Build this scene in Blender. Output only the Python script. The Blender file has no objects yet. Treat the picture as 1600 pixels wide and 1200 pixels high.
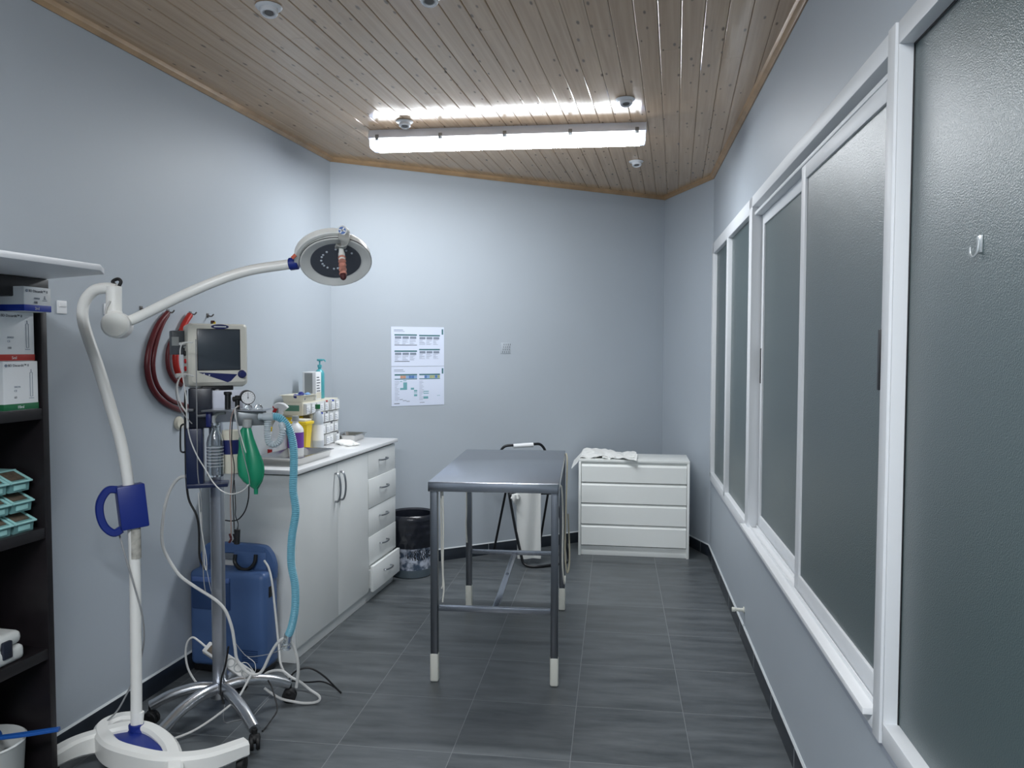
import bpy, bmesh, math, random
from mathutils import Vector, Matrix
random.seed(7)
sc = bpy.context.scene
COL = sc.collection
PI = math.pi

# ------------------------------------------------------------------ camera, world, exposure
FPX, HORIZON, ROLL, EYE = 1215.0, 545.2, .0018, 1.5
pitch = math.atan((600 - HORIZON) / FPX)
FWD = Vector((0, math.cos(pitch), -math.sin(pitch)))
r0 = Vector((1, 0, 0)); u0 = r0.cross(FWD)
RIGHT = math.cos(ROLL) * r0 + math.sin(ROLL) * u0
UP = -math.sin(ROLL) * r0 + math.cos(ROLL) * u0
cam_data = bpy.data.cameras.new('camera')
cam_data.sensor_width = 36; cam_data.lens = 36 * FPX / 1600
cam_data.clip_start = .05
cam = bpy.data.objects.new('camera', cam_data); COL.objects.link(cam)
cam.matrix_world = Matrix.Translation((0, 0, EYE)) @ Matrix((RIGHT, UP, -FWD)).transposed().to_4x4()
sc.camera = cam
sc.view_settings.view_transform = 'Standard'
sc.view_settings.look = 'None'
sc.view_settings.gamma = 1
sc.view_settings.use_curve_mapping = False
sc.view_settings.exposure = 1.25
world = bpy.data.worlds.new('world'); sc.world = world; world.use_nodes = True
world.node_tree.nodes['Background'].inputs[0].default_value = (.30, .42, .46, 1)
world.node_tree.nodes['Background'].inputs[1].default_value = .10
DOWN = 29.0
FILL = 2.3

def ray(px, py): return (px - 800) / FPX * RIGHT + (600 - py) / FPX * UP + FWD
def at(px, py, Y):                      # point seen there that lies Y metres into the room
    d = ray(px, py); return Vector((0, 0, EYE)) + d * (Y / d.y)
def atz(px, py, z=0.):                  # point seen there that lies at height z
    d = ray(px, py); return Vector((0, 0, EYE)) + d * ((z - EYE) / d.z)

# ------------------------------------------------------------------ materials
def lin(c):
    def f(v):
        v /= 255.; return v / 12.92 if v <= .04045 else ((v + .055) / 1.055) ** 2.4
    return (f(c[0]), f(c[1]), f(c[2]), 1)
MATS = {}
def mat(name, rgb, rough=.5, metal=0., spec=.5, trans=0., emit=0., bump=0., bscale=200., alpha=1., var=0., vscale=3., coat=0., aniso=0.):
    m = bpy.data.materials.new(name); m.use_nodes = True; nt = m.node_tree; N = nt.nodes; L = nt.links
    b = N['Principled BSDF']; c = lin(rgb)
    b.inputs['Base Color'].default_value = c
    b.inputs['Roughness'].default_value = rough; b.inputs['Metallic'].default_value = metal
    b.inputs['Specular IOR Level'].default_value = spec
    b.inputs['Transmission Weight'].default_value = trans
    b.inputs['Alpha'].default_value = alpha
    b.inputs['Coat Weight'].default_value = coat
    if emit:
        b.inputs['Emission Color'].default_value = c; b.inputs['Emission Strength'].default_value = emit
    if bump or var:
        tc = N.new('ShaderNodeTexCoord')
        if bump:
            n = N.new('ShaderNodeTexNoise'); n.inputs['Scale'].default_value = bscale; n.inputs['Detail'].default_value = 3
            L.new(tc.outputs['Object'], n.inputs['Vector'])
            bp = N.new('ShaderNodeBump'); bp.inputs['Strength'].default_value = bump; bp.inputs['Distance'].default_value = .002
            L.new(n.outputs['Fac'], bp.inputs['Height']); L.new(bp.outputs['Normal'], b.inputs['Normal'])
        if var:
            n = N.new('ShaderNodeTexNoise'); n.inputs['Scale'].default_value = vscale; n.inputs['Detail'].default_value = 4
            L.new(tc.outputs['Object'], n.inputs['Vector'])
            r = N.new('ShaderNodeValToRGB'); r.color_ramp.elements[0].position = .3; r.color_ramp.elements[1].position = .7
            r.color_ramp.elements[0].color = tuple(v * (1 - var) for v in c[:3]) + (1,)
            r.color_ramp.elements[1].color = tuple(min(1, v * (1 + var)) for v in c[:3]) + (1,)
            L.new(n.outputs['Fac'], r.inputs['Fac']); L.new(r.outputs['Color'], b.inputs['Base Color'])
    MATS[name] = m; return m

WALL = mat('wall_paint', (180, 188, 196), .5, spec=.35, bump=.06, bscale=90, var=.025, vscale=1.2)
WHITE_PVC = mat('white_frame_paint', (228, 231, 234), .5, spec=.4)
SILL_W = mat('sill_white', (238, 240, 242), .4)
TRIM_WALL = mat('painted_band', (176, 183, 195), .5)
BASE_TILE = mat('baseboard_tile', (34, 40, 48), .3, var=.2, vscale=12)
CAULK = mat('sealant', (205, 210, 212), .6)
MELAM = mat('white_melamine', (238, 241, 240), .38, spec=.5, var=.015, vscale=4)
MELAM_TOP = mat('white_laminate_top', (240, 241, 242), .18, spec=.6)
DRESS = mat('dresser_white', (240, 243, 240), .42)
EDGE_GREY = mat('edge_grey', (70, 74, 78), .6)
HANDLE = mat('brushed_handle', (150, 154, 158), .3, metal=1)
STEEL = mat('brushed_steel', (176, 180, 188), .24, metal=1, bump=.04, bscale=90)
STEEL_DK = mat('steel_leg', (120, 124, 130), .3, metal=1)
STEEL_TRAY = mat('steel_tray', (200, 200, 198), .22, metal=1)
CHROME = mat('polished_aluminium', (206, 208, 212), .28, metal=1)
ALU = mat('anodised_aluminium', (176, 180, 188), .32, metal=.9)
FOOT = mat('white_rubber_foot', (222, 222, 212), .5)
ROPE = mat('white_rope', (238, 236, 226), .8, bump=.5, bscale=600)
BEIGE_ROPE = mat('beige_rope', (176, 170, 150), .8, bump=.5, bscale=600)
LAMP_W = mat('lamp_enamel', (240, 240, 236), .3, spec=.5)
LAMP_B = mat('lamp_blue', (22, 44, 128), .4)
LAMP_FACE = mat('lamp_lens', (84, 88, 98), .25, bump=.3, bscale=40)
LED = mat('led_lens', (205, 212, 222), .1)
GASKET = mat('grey_gasket', (70, 72, 74), .5)
ORANGE = mat('orange_sticker', (196, 84, 50), .5)
BANDAGE = mat('stained_tape', (196, 132, 116), .7, bump=.8, bscale=120, var=.45, vscale=60)
MAROON = mat('dark_red', (70, 20, 24), .6)
BLACK = mat('black_plastic', (22, 23, 26), .4)
BLACK_M = mat('black_metal', (26, 28, 32), .35, spec=.5)
RUBBER = mat('black_rubber', (18, 18, 20), .6)
SHELF = mat('dark_wood', (24, 20, 23), .42, var=.25, vscale=20)
BOARD = mat('white_board', (238, 240, 244), .4)
CARD_W = mat('white_card', (238, 240, 242), .6)
CARD_G = mat('card_grey_side', (150, 152, 156), .6)
STR_B = mat('blue_stripe', (30, 60, 170), .5); STR_R = mat('red_stripe', (178, 52, 44), .5); STR_G = mat('green_stripe', (30, 104, 66), .5)
INK = mat('print_ink', (52, 58, 72), .6); INK_L = mat('pale_ink', (132, 142, 158), .6)
TEAL_CL = mat('teal_clear_plastic', (150, 205, 205), .2, trans=.45)
TEAL_RIM = mat('teal_rim', (160, 210, 208), .25)
BROWN = mat('brown_contents', (88, 78, 66), .7, var=.3, vscale=80)
CASE_W = mat('case_white', (205, 208, 206), .35)
MON = mat('monitor_shell', (212, 210, 200), .45, bump=.05)
MON_D = mat('monitor_shade', (152, 152, 148), .5)
SCREEN = mat('screen_glass', (58, 65, 73), .22, spec=.6)
NAVY = mat('navy_plastic', (28, 36, 92), .4)
NAVY_M = mat('navy_metal', (16, 30, 66), .35)
PANEL_W = mat('panel_white', (198, 202, 216), .4)
DIAL = mat('dial_white', (224, 226, 228), .3)
CLEAR = mat('clear_plastic', (235, 240, 242), .06, trans=.92)
GLASS_J = mat('jar_glass', (228, 234, 238), .05, trans=.95)
BAG_G = mat('green_silicone', (24, 134, 98), .3, spec=.6)
HOSE_B = mat('corrugated_blue', (112, 176, 196), .4)
HOSE_C = mat('corrugated_clear', (205, 216, 222), .3, trans=.3)
CONC = mat('concentrator_blue', (72, 100, 146), .42, bump=.06, bscale=300)
CONC_D = mat('concentrator_dark_blue', (44, 70, 114), .45)
CONC_L = mat('concentrator_light_blue', (86, 112, 168), .4)
CABLE_W = mat('white_cable', (206, 206, 204), .45)
CABLE_G = mat('grey_cable', (146, 148, 150), .45)
CABLE_K = mat('black_cable', (20, 20, 22), .45)
CABLE_BR = mat('tan_cable', (152, 128, 118), .5)
RED_DK = mat('dark_red_rubber', (92, 24, 30), .4)
RED_BR = mat('bright_red_rubber', (178, 40, 32), .4)
YEL = mat('sharps_yellow', (232, 200, 30), .4)
PURPLE = mat('purple_label', (112, 62, 160), .5)
BOT_W = mat('white_bottle', (226, 228, 230), .35)
BOT_T = mat('frosted_bottle', (206, 214, 222), .3, trans=.35)
RED_P = mat('red_plastic', (176, 24, 30), .4)
GREEN_P = mat('green_cap', (20, 104, 60), .4)
CREAM = mat('cream_plastic', (216, 212, 196), .5)
LBL_G = mat('green_label', (84, 132, 112), .6)
TEAL_B = mat('teal_bottle', (92, 184, 194), .3, trans=.2)
GREY_B = mat('grey_card', (156, 160, 160), .6)
BLUE_F = mat('blue_wrap', (30, 38, 120), .5); BLUE_L = mat('light_blue_wrap', (130, 172, 216), .5)
AMP = mat('ampoule_tray_plastic', (214, 216, 216), .25)
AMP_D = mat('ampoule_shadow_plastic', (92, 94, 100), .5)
CLOTH = mat('white_cloth', (240, 241, 238), .85, bump=.6, bscale=140)
PAPER = mat('paper', (218, 226, 244), .7)
TEAL_INK = mat('teal_ink', (60, 110, 116), .6); TEAL_INK2 = mat('pale_teal_ink', (112, 168, 176), .6)
CELL_O = mat('cell_orange', (196, 150, 126), .6); CELL_B = mat('cell_blue', (84, 124, 182), .6); CELL_Y = mat('cell_yellow', (170, 176, 130), .6); CELL_L = mat('cell_pale_blue', (140, 172, 210), .6)
BAGBLK = mat('black_bin_bag', (28, 31, 40), .25, spec=.6, bump=1., bscale=26)
SPOT_W = mat('spot_white', (222, 224, 228), .35)
SPOT_D = mat('spot_dark', (96, 94, 92), .4)
COVER_END = mat('clear_end_cap', (214, 222, 234), .2, trans=.5)
LUM_BODY = mat('luminaire_body', (244, 244, 250), .5)
CROWN = mat('crown_wood', (172, 140, 104), .35, var=.18, vscale=9)
SKIRT_B = mat('scoop_blue', (30, 84, 160), .35)
LATCH = mat('dark_latch', (26, 32, 46), .4)

def nodes_of(m): return m.node_tree.nodes, m.node_tree.links, m.node_tree.nodes['Principled BSDF']
def mth(N, L, op, a, b=None, c=None):
    n = N.new('ShaderNodeMath'); n.operation = op
    for i, v in enumerate((a, b, c)):
        if v is None: continue
        if isinstance(v, (int, float)): n.inputs[i].default_value = v
        else: L.new(v, n.inputs[i])
    return n.outputs[0]

# emissive lamp tube
# luminous prismatic diffusers: bright underside, weaker flanks
DIFF = mat('diffuser_underside', (243, 248, 253), .4, emit=DOWN); DIFF_S = mat('diffuser_flank', (243, 248, 253), .4, emit=DOWN * .07)
DIFF2 = mat('fill_diffuser_underside', (243, 248, 253), .4, emit=DOWN * FILL); DIFF2_S = mat('fill_diffuser_flank', (243, 248, 253), .4, emit=DOWN * FILL * .10)  # stronger emission for the added fill fitting

# frosted window glass
FROST = mat('frosted_glass', (84, 104, 106), .40, spec=1., coat=.5, trans=.35)
N, L, b = nodes_of(FROST)
tc = N.new('ShaderNodeTexCoord')
b.inputs['Coat Roughness'].default_value = .40
v = N.new('ShaderNodeTexNoise'); v.inputs['Scale'].default_value = 330; v.inputs['Detail'].default_value = 1; L.new(tc.outputs['Object'], v.inputs['Vector'])
bp = N.new('ShaderNodeBump'); bp.inputs['Strength'].default_value = 1.; bp.inputs['Distance'].default_value = .0009
L.new(v.outputs['Fac'], bp.inputs['Height']); L.new(bp.outputs['Normal'], b.inputs['Normal']); L.new(bp.outputs['Normal'], b.inputs['Coat Normal'])

# floor tiles: .44 m grid turned with the room, streaks along the tile
FLOOR = mat('floor_tiles', (64, 68, 72), .3, spec=.45)
N, L, b = nodes_of(FLOOR)
geo = N.new('ShaderNodeNewGeometry'); mp = N.new('ShaderNodeMapping'); mp.vector_type = 'POINT'
mp.inputs['Rotation'].default_value = (0, 0, .1321); mp.inputs['Location'].default_value = (1.032 + .44 * 8, -5.4129 + .44 * 20, 0)
L.new(geo.outputs['Position'], mp.inputs['Vector'])
br = N.new('ShaderNodeTexBrick'); br.offset = 0; br.squash = 1
br.inputs['Scale'].default_value = 1; br.inputs['Brick Width'].default_value = .44; br.inputs['Row Height'].default_value = .44
br.inputs['Mortar Size'].default_value = .0016; br.inputs['Mortar Smooth'].default_value = .3; br.inputs['Bias'].default_value = 0
br.inputs['Color1'].default_value = (.0, .0, .0, 1); br.inputs['Color2'].default_value = (1, 1, 1, 1); br.inputs['Mortar'].default_value = (.5, .5, .5, 1)
L.new(mp.outputs[0], br.inputs['Vector'])
sep = N.new('ShaderNodeSeparateXYZ'); L.new(mp.outputs[0], sep.inputs[0])
idx = mth(N, L, 'ADD', mth(N, L, 'FLOOR', mth(N, L, 'DIVIDE', sep.outputs[0], .44)), mth(N, L, 'MULTIPLY', mth(N, L, 'FLOOR', mth(N, L, 'DIVIDE', sep.outputs[1], .44)), 13.7))
mp2 = N.new('ShaderNodeCombineXYZ')
L.new(mth(N, L, 'MULTIPLY', sep.outputs[0], 3.2), mp2.inputs[0]); L.new(mth(N, L, 'MULTIPLY', sep.outputs[1], 15.), mp2.inputs[1]); L.new(mth(N, L, 'MULTIPLY', idx, 5.3), mp2.inputs[2])
ns = N.new('ShaderNodeTexNoise'); ns.inputs['Scale'].default_value = 1; ns.inputs['Detail'].default_value = 6; ns.inputs['Roughness'].default_value = .6
L.new(mp2.outputs[0], ns.inputs['Vector'])
rp = N.new('ShaderNodeValToRGB'); e = rp.color_ramp.elements
e[0].position = .32; e[0].color = lin((68, 73, 76)); e[1].position = .70; e[1].color = lin((104, 109, 112))
L.new(ns.outputs['Fac'], rp.inputs['Fac'])
mx = N.new('ShaderNodeMix'); mx.data_type = 'RGBA'
L.new(br.outputs['Fac'], mx.inputs['Factor']); L.new(rp.outputs['Color'], mx.inputs[6]); mx.inputs[7].default_value = lin((128, 132, 134))
L.new(mx.outputs[2], b.inputs['Base Color'])
rr = N.new('ShaderNodeMapRange'); rr.inputs['From Min'].default_value = .3; rr.inputs['From Max'].default_value = .7; rr.inputs['To Min'].default_value = .30; rr.inputs['To Max'].default_value = .46
L.new(ns.outputs['Fac'], rr.inputs['Value']); L.new(rr.outputs[0], b.inputs['Roughness'])
bp = N.new('ShaderNodeBump'); bp.inputs['Strength'].default_value = .5; bp.inputs['Distance'].default_value = .0015; bp.invert = True
L.new(br.outputs['Fac'], bp.inputs['Height']); L.new(bp.outputs['Normal'], b.inputs['Normal'])

# ceiling pine boards (object space: y along the boards, x across)
PLANK_W = .0853
PINE = mat('varnished_pine', (150, 136, 116), .17, spec=.5)
N, L, b = nodes_of(PINE)
tc = N.new('ShaderNodeTexCoord'); sep = N.new('ShaderNodeSeparateXYZ'); L.new(tc.outputs['Object'], sep.inputs[0])
pid = mth(N, L, 'FLOOR', mth(N, L, 'DIVIDE', sep.outputs[0], PLANK_W))
wn = N.new('ShaderNodeTexWhiteNoise'); wn.noise_dimensions = '1D'; L.new(pid, wn.inputs['W'])
cb = N.new('ShaderNodeCombineXYZ')
L.new(mth(N, L, 'MULTIPLY', sep.outputs[0], 55.), cb.inputs[0]); L.new(mth(N, L, 'ADD', mth(N, L, 'MULTIPLY', sep.outputs[1], 1.6), mth(N, L, 'MULTIPLY', wn.outputs['Value'], 40.)), cb.inputs[1]); L.new(mth(N, L, 'MULTIPLY', pid, 3.7), cb.inputs[2])
gn = N.new('ShaderNodeTexNoise'); gn.inputs['Scale'].default_value = 1; gn.inputs['Detail'].default_value = 5; gn.inputs['Distortion'].default_value = .6; L.new(cb.outputs[0], gn.inputs['Vector'])
rp = N.new('ShaderNodeValToRGB'); e = rp.color_ramp.elements
e[0].position = .25; e[0].color = lin((184, 154, 124)); e[1].position = .75; e[1].color = lin((206, 177, 146))
L.new(gn.outputs['Fac'], rp.inputs['Fac'])
cb2 = N.new('ShaderNodeCombineXYZ')
L.new(mth(N, L, 'DIVIDE', sep.outputs[0], PLANK_W / 1.35), cb2.inputs[0]); L.new(mth(N, L, 'ADD', mth(N, L, 'MULTIPLY', sep.outputs[1], 5.2), mth(N, L, 'MULTIPLY', wn.outputs['Value'], 17.)), cb2.inputs[1])
vo = N.new('ShaderNodeTexVoronoi'); vo.voronoi_dimensions = '2D'; vo.inputs['Scale'].default_value = 1; L.new(cb2.outputs[0], vo.inputs['Vector'])
wn2 = N.new('ShaderNodeSeparateColor'); L.new(vo.outputs['Color'], wn2.inputs[0])
ksize = mth(N, L, 'MULTIPLY', mth(N, L, 'GREATER_THAN', wn2.outputs[0], .5), mth(N, L, 'ADD', .04, mth(N, L, 'MULTIPLY', wn2.outputs[1], .06)))
kn = mth(N, L, 'LESS_THAN', vo.outputs['Distance'], ksize)
mr = N.new('ShaderNodeMapRange'); L.new(vo.outputs['Distance'], mr.inputs['Value']); L.new(mth(N, L, 'MULTIPLY', ksize, .6), mr.inputs['From Min']); L.new(mth(N, L, 'ADD', ksize, .03), mr.inputs['From Max'])
mr.inputs['To Min'].default_value = .75; mr.inputs['To Max'].default_value = 0
kf = mth(N, L, 'MULTIPLY', mr.outputs[0], mth(N, L, 'GREATER_THAN', ksize, .01))
mx = N.new('ShaderNodeMix'); mx.data_type = 'RGBA'; L.new(kf, mx.inputs['Factor']); L.new(rp.outputs['Color'], mx.inputs[6]); mx.inputs[7].default_value = lin((74, 56, 42))
hv = N.new('ShaderNodeHueSaturation'); L.new(mx.outputs[2], hv.inputs['Color']); L.new(mth(N, L, 'ADD', .95, mth(N, L, 'MULTIPLY', wn.outputs['Value'], .1)), hv.inputs['Value'])
L.new(hv.outputs['Color'], b.inputs['Base Color'])
bp = N.new('ShaderNodeBump'); bp.inputs['Strength'].default_value = .05; bp.inputs['Distance'].default_value = .002
L.new(gn.outputs['Fac'], bp.inputs['Height']); L.new(bp.outputs['Normal'], b.inputs['Normal'])
rr = mth(N, L, 'ADD', .07, mth(N, L, 'MULTIPLY', gn.outputs['Fac'], .12)); L.new(rr, b.inputs['Roughness'])

# bin shell: cloudy grey plastic with a dark striped animal print low on the side
BINM = mat('printed_bin', (110, 122, 138), .4)
N, L, b = nodes_of(BINM)
tc = N.new('ShaderNodeTexCoord'); sep = N.new('ShaderNodeSeparateXYZ'); L.new(tc.outputs['Object'], sep.inputs[0])
nz = N.new('ShaderNodeTexNoise'); nz.inputs['Scale'].default_value = 26; nz.inputs['Detail'].default_value = 4; L.new(tc.outputs['Object'], nz.inputs['Vector'])
rp = N.new('ShaderNodeValToRGB'); e = rp.color_ramp.elements; e[0].position = .42; e[0].color = lin((70, 84, 104)); e[1].position = .6; e[1].color = lin((196, 202, 216))
L.new(nz.outputs['Fac'], rp.inputs['Fac'])
wv = N.new('ShaderNodeTexWave'); wv.inputs['Scale'].default_value = 22; wv.inputs['Distortion'].default_value = 9; wv.inputs['Detail Scale'].default_value = 2.0; L.new(tc.outputs['Object'], wv.inputs['Vector'])
st = mth(N, L, 'GREATER_THAN', wv.outputs['Fac'], .5)
sil = mth(N, L, 'LESS_THAN', mth(N, L, 'ADD', mth(N, L, 'POWER', mth(N, L, 'DIVIDE', mth(N, L, 'SUBTRACT', sep.outputs[2], .155), .035), 2.), mth(N, L, 'POWER', mth(N, L, 'DIVIDE', mth(N, L, 'SUBTRACT', sep.outputs[0], .06), .085), 2.)), 1.)
mx = N.new('ShaderNodeMix'); mx.data_type = 'RGBA'; L.new(mth(N, L, 'MULTIPLY', st, sil), mx.inputs['Factor']); L.new(rp.outputs['Color'], mx.inputs[6]); mx.inputs[7].default_value = lin((24, 26, 34))
low = mth(N, L, 'LESS_THAN', sep.outputs[2], .055)
mx2 = N.new('ShaderNodeMix'); mx2.data_type = 'RGBA'; L.new(low, mx2.inputs['Factor']); L.new(mx.outputs[2], mx2.inputs[6]); mx2.inputs[7].default_value = lin((84, 96, 104))
L.new(mx2.outputs[2], b.inputs['Base Color'])

# ------------------------------------------------------------------ mesh builder
TM = {}
def rotz(a): return Matrix.Rotation(a, 4, 'Z')
def smooth_path(pts, n=6):
    pts = [Vector(p) for p in pts]
    if len(pts) < 3: return pts
    out = []
    for i in range(len(pts) - 1):
        p0 = pts[i - 1] if i else pts[0] * 2 - pts[1]; p1, p2 = pts[i], pts[i + 1]
        p3 = pts[i + 2] if i + 2 < len(pts) else pts[-1] * 2 - pts[-2]
        for k in range(n):
            t = k / n; t2 = t * t; t3 = t2 * t
            out.append(.5 * ((2 * p1) + (-p0 + p2) * t + (2 * p0 - 5 * p1 + 4 * p2 - p3) * t2 + (-p0 + 3 * p1 - 3 * p2 + p3) * t3))
    out.append(pts[-1]); return out

class G:
    def __init__(s, *mats): s.bm = bmesh.new(); s.mi = 0; s.M = Matrix.Identity(4); s.mats = list(mats)
    def _add(s, verts, faces):
        vs = [s.bm.verts.new(s.M @ Vector(v)) for v in verts]
        for f in faces:
            try:
                fc = s.bm.faces.new([vs[i] for i in f]); fc.material_index = s.mi
            except ValueError: pass
        return s
    def box(s, x0, x1, y0, y1, z0, z1, bev=0., seg=2, M=None):
        t = bmesh.new()
        bmesh.ops.create_cube(t, size=1)
        for v in t.verts: v.co = Vector(((x0 + x1) / 2 + v.co.x * (x1 - x0), (y0 + y1) / 2 + v.co.y * (y1 - y0), (z0 + z1) / 2 + v.co.z * (z1 - z0)))
        if bev: bmesh.ops.bevel(t, geom=t.edges[:], offset=min(bev, .49 * min(abs(x1 - x0), abs(y1 - y0), abs(z1 - z0))), segments=seg, affect='EDGES', profile=.5)
        if M is not None: t.transform(M)
        t.verts.index_update()
        s._add([v.co.copy() for v in t.verts], [[v.index for v in f.verts] for f in t.faces]); t.free(); return s
    def prism(s, poly, z0, z1, M=None, bev=0.):
        n = len(poly); M = M or Matrix.Identity(4)
        V = [M @ Vector((p[0], p[1], z0)) for p in poly] + [M @ Vector((p[0], p[1], z1)) for p in poly]
        if not bev:
            return s._add(V, [list(range(n))[::-1], list(range(n, 2 * n))] + [[i, (i + 1) % n, n + (i + 1) % n, n + i] for i in range(n)])
        t = bmesh.new(); vs = [t.verts.new(v) for v in V]
        for f in [list(range(n))[::-1], list(range(n, 2 * n))] + [[i, (i + 1) % n, n + (i + 1) % n, n + i] for i in range(n)]: t.faces.new([vs[i] for i in f])
        ed = [e for e in t.edges if (e.verts[0].index < 0) or True]
        t.verts.index_update()
        ed = [e for e in t.edges if (e.verts[0].index >= n) == (e.verts[1].index >= n)]
        bmesh.ops.bevel(t, geom=ed, offset=bev, segments=2, affect='EDGES', profile=.5)
        t.verts.index_update()
        s._add([v.co.copy() for v in t.verts], [[v.index for v in f.verts] for f in t.faces]); t.free(); return s
    def tube(s, pts, r, n=10, sm=6, cap=True, flat=None):
        P = smooth_path(pts, sm) if sm else [Vector(p) for p in pts]
        P = [p for i, p in enumerate(P) if i == 0 or (p - P[i - 1]).length > 1e-5]
        R = r if callable(r) else (lambda t: r)
        T = [(P[min(i + 1, len(P) - 1)] - P[max(i - 1, 0)]).normalized() for i in range(len(P))]
        a = Vector((0, 0, 1)) if abs(T[0].z) < .9 else Vector((0, 1, 0))
        u = T[0].cross(a).normalized(); V = []; F = []
        for i, p in enumerate(P):
            u = (u - T[i] * u.dot(T[i])).normalized(); w = T[i].cross(u)
            rr = R(i / (len(P) - 1))
            for k in range(n):
                th = 2 * PI * k / n
                V.append(p + u * math.cos(th) * rr + w * math.sin(th) * rr * (flat or 1))
        for i in range(len(P) - 1):
            for k in range(n): F.append([i * n + k, i * n + (k + 1) % n, (i + 1) * n + (k + 1) % n, (i + 1) * n + k])
        if cap: F += [list(range(n))[::-1], list(range((len(P) - 1) * n, len(P) * n))]
        return s._add(V, F)
    def strap(s, pts, w, h, up=Vector((0, 0, 1)), sm=6, W=None):   # rectangular section swept level
        P = smooth_path(pts, sm) if sm else [Vector(p) for p in pts]; V = []; F = []
        for i, p in enumerate(P):
            T = (P[min(i + 1, len(P) - 1)] - P[max(i - 1, 0)]).normalized(); sd = T.cross(up).normalized(); uu = sd.cross(T).normalized()
            t = i / (len(P) - 1); ww = w(t) if callable(w) else w; hh = h(t) if callable(h) else h; b = min(ww, hh) * .18
            for a, c in ((-ww / 2 + b, -hh / 2), (ww / 2 - b, -hh / 2), (ww / 2, -hh / 2 + b), (ww / 2, hh / 2 - b), (ww / 2 - b, hh / 2), (-ww / 2 + b, hh / 2), (-ww / 2, hh / 2 - b), (-ww / 2, -hh / 2 + b)):
                V.append(p + sd * a + uu * c)
        n = 8
        for i in range(len(P) - 1):
            for k in range(n): F.append([i * n + k, i * n + (k + 1) % n, (i + 1) * n + (k + 1) % n, (i + 1) * n + k])
        F += [list(range(n))[::-1], list(range((len(P) - 1) * n, len(P) * n))]
        return s._add(V, F)
    def lathe(s, prof, M=None, n=28, mod=None, loop=False):
        M = M or Matrix.Identity(4); V = []; F = []; rings = []
        for (r, z) in prof:
            if r < 1e-6: rings.append([len(V)]); V.append(M @ Vector((0, 0, z)))
            else:
                rings.append(list(range(len(V), len(V) + n)))
                for k in range(n):
                    th = 2 * PI * k / n; q = r * (mod(th, z) if mod else 1); V.append(M @ Vector((q * math.cos(th), q * math.sin(th), z)))
        if loop: rings.append(rings[0])
        for a, b in zip(rings, rings[1:]):
            for k in range(n):
                if len(a) == 1 and len(b) == 1: break
                if len(a) == 1: F.append([a[0], b[k], b[(k + 1) % n]])
                elif len(b) == 1: F.append([a[k], b[0], a[(k + 1) % n]])
                else: F.append([a[k], b[k], b[(k + 1) % n], a[(k + 1) % n]])
        for rg, rev in (() if loop else ((rings[0], 0), (rings[-1], 1))):
            if len(rg) > 1: F.append(rg[::-1] if rev else rg)
        return s._add(V, F)
    def cyl(s, p, q, r, n=20, r2=None):
        p, q = Vector(p), Vector(q); d = q - p; M = Matrix.Translation(p) @ d.to_track_quat('Z', 'Y').to_matrix().to_4x4()
        h = d.length; r2 = r if r2 is None else r2; b = min(.12 * r, h * .2)
        return s.lathe([(r - b, 0), (r, b), (r2, h - b), (r2 - b, h)], M, n)
    def sphere(s, c, r, sc=(1, 1, 1), n=16):
        M = Matrix.Translation(c) @ Matrix.Diagonal((*sc, 1))
        return s.lathe([(0 if i in (0, n // 2) else r * math.sin(PI * i / (n // 2)), -r * math.cos(PI * i / (n // 2))) for i in range(n // 2 + 1)], M, n)
    def grid(s, f, nu, nv, thick=0.):
        V = [Vector(f(i / nu, j / nv)) for j in range(nv + 1) for i in range(nu + 1)]
        F = [[j * (nu + 1) + i, j * (nu + 1) + i + 1, (j + 1) * (nu + 1) + i + 1, (j + 1) * (nu + 1) + i] for j in range(nv) for i in range(nu)]
        return s._add(V, F)
    def use(s, i): s.mi = i; return s
    def build(s, name, m=None, parent=None, world=False, angle=.6, solid=0., mats=None, down=False):
        bm = s.bm
        if mats: s.mats = list(mats)
        if solid:
            bmesh.ops.recalc_face_normals(bm, faces=bm.faces[:]); bmesh.ops.solidify(bm, geom=bm.faces[:], thickness=solid)
        if world and parent is not None: bm.transform(TM[parent.name].inverted())
        bmesh.ops.recalc_face_normals(bm, faces=bm.faces[:])
        for f in bm.faces:
            f.smooth = True
            if down: f.material_index = 0 if f.normal.z < -.6 else 1
        for e in bm.edges:
            if len(e.link_faces) == 2 and e.calc_face_angle(0) > angle: e.smooth = False
        me = bpy.data.meshes.new(name); bm.to_mesh(me); bm.free()
        for q in ([m] if m else s.mats): me.materials.append(q)
        o = bpy.data.objects.new(name, me); COL.objects.link(o)
        if parent is not None: o.parent = parent; TM[o.name] = TM[parent.name]
        else: TM[o.name] = Matrix.Identity(4)
        return o

def tag(o, label=None, cat=None, group=None, kind=None):
    if label: o['label'] = label
    if cat: o['category'] = cat
    if group: o['group'] = group
    if kind: o['kind'] = kind
    return o
def thing(name, loc, rz=0., label=None, cat=None, group=None, kind=None, M=None):
    o = bpy.data.objects.new(name, None); COL.objects.link(o); o.empty_display_size = .05
    m = M if M is not None else Matrix.Translation(loc) @ rotz(rz)
    o.matrix_world = m; TM[o.name] = m
    return tag(o, label, cat, group, kind)
def solo(name, g, loc, label, cat, m=None, group=None, rz=0., world=False):   # thing that is one mesh, origin at its base
    M = Matrix.Translation(loc) @ rotz(rz)
    if world: g.bm.transform(M.inverted())
    o = g.build(name, m); o.matrix_world = M; TM[o.name] = M
    return tag(o, label, cat, group)
def copy_tree(o, parent=None):
    c = o.copy(); COL.objects.link(c)
    if parent is not None: c.parent = parent
    TM[c.name] = TM[o.name]
    for ch in list(o.children): copy_tree(ch, c)
    return c
def place(o, loc, rz=0.):
    o.matrix_world = Matrix.Translation(loc) @ rotz(rz); TM[o.name] = o.matrix_world.copy()
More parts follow.
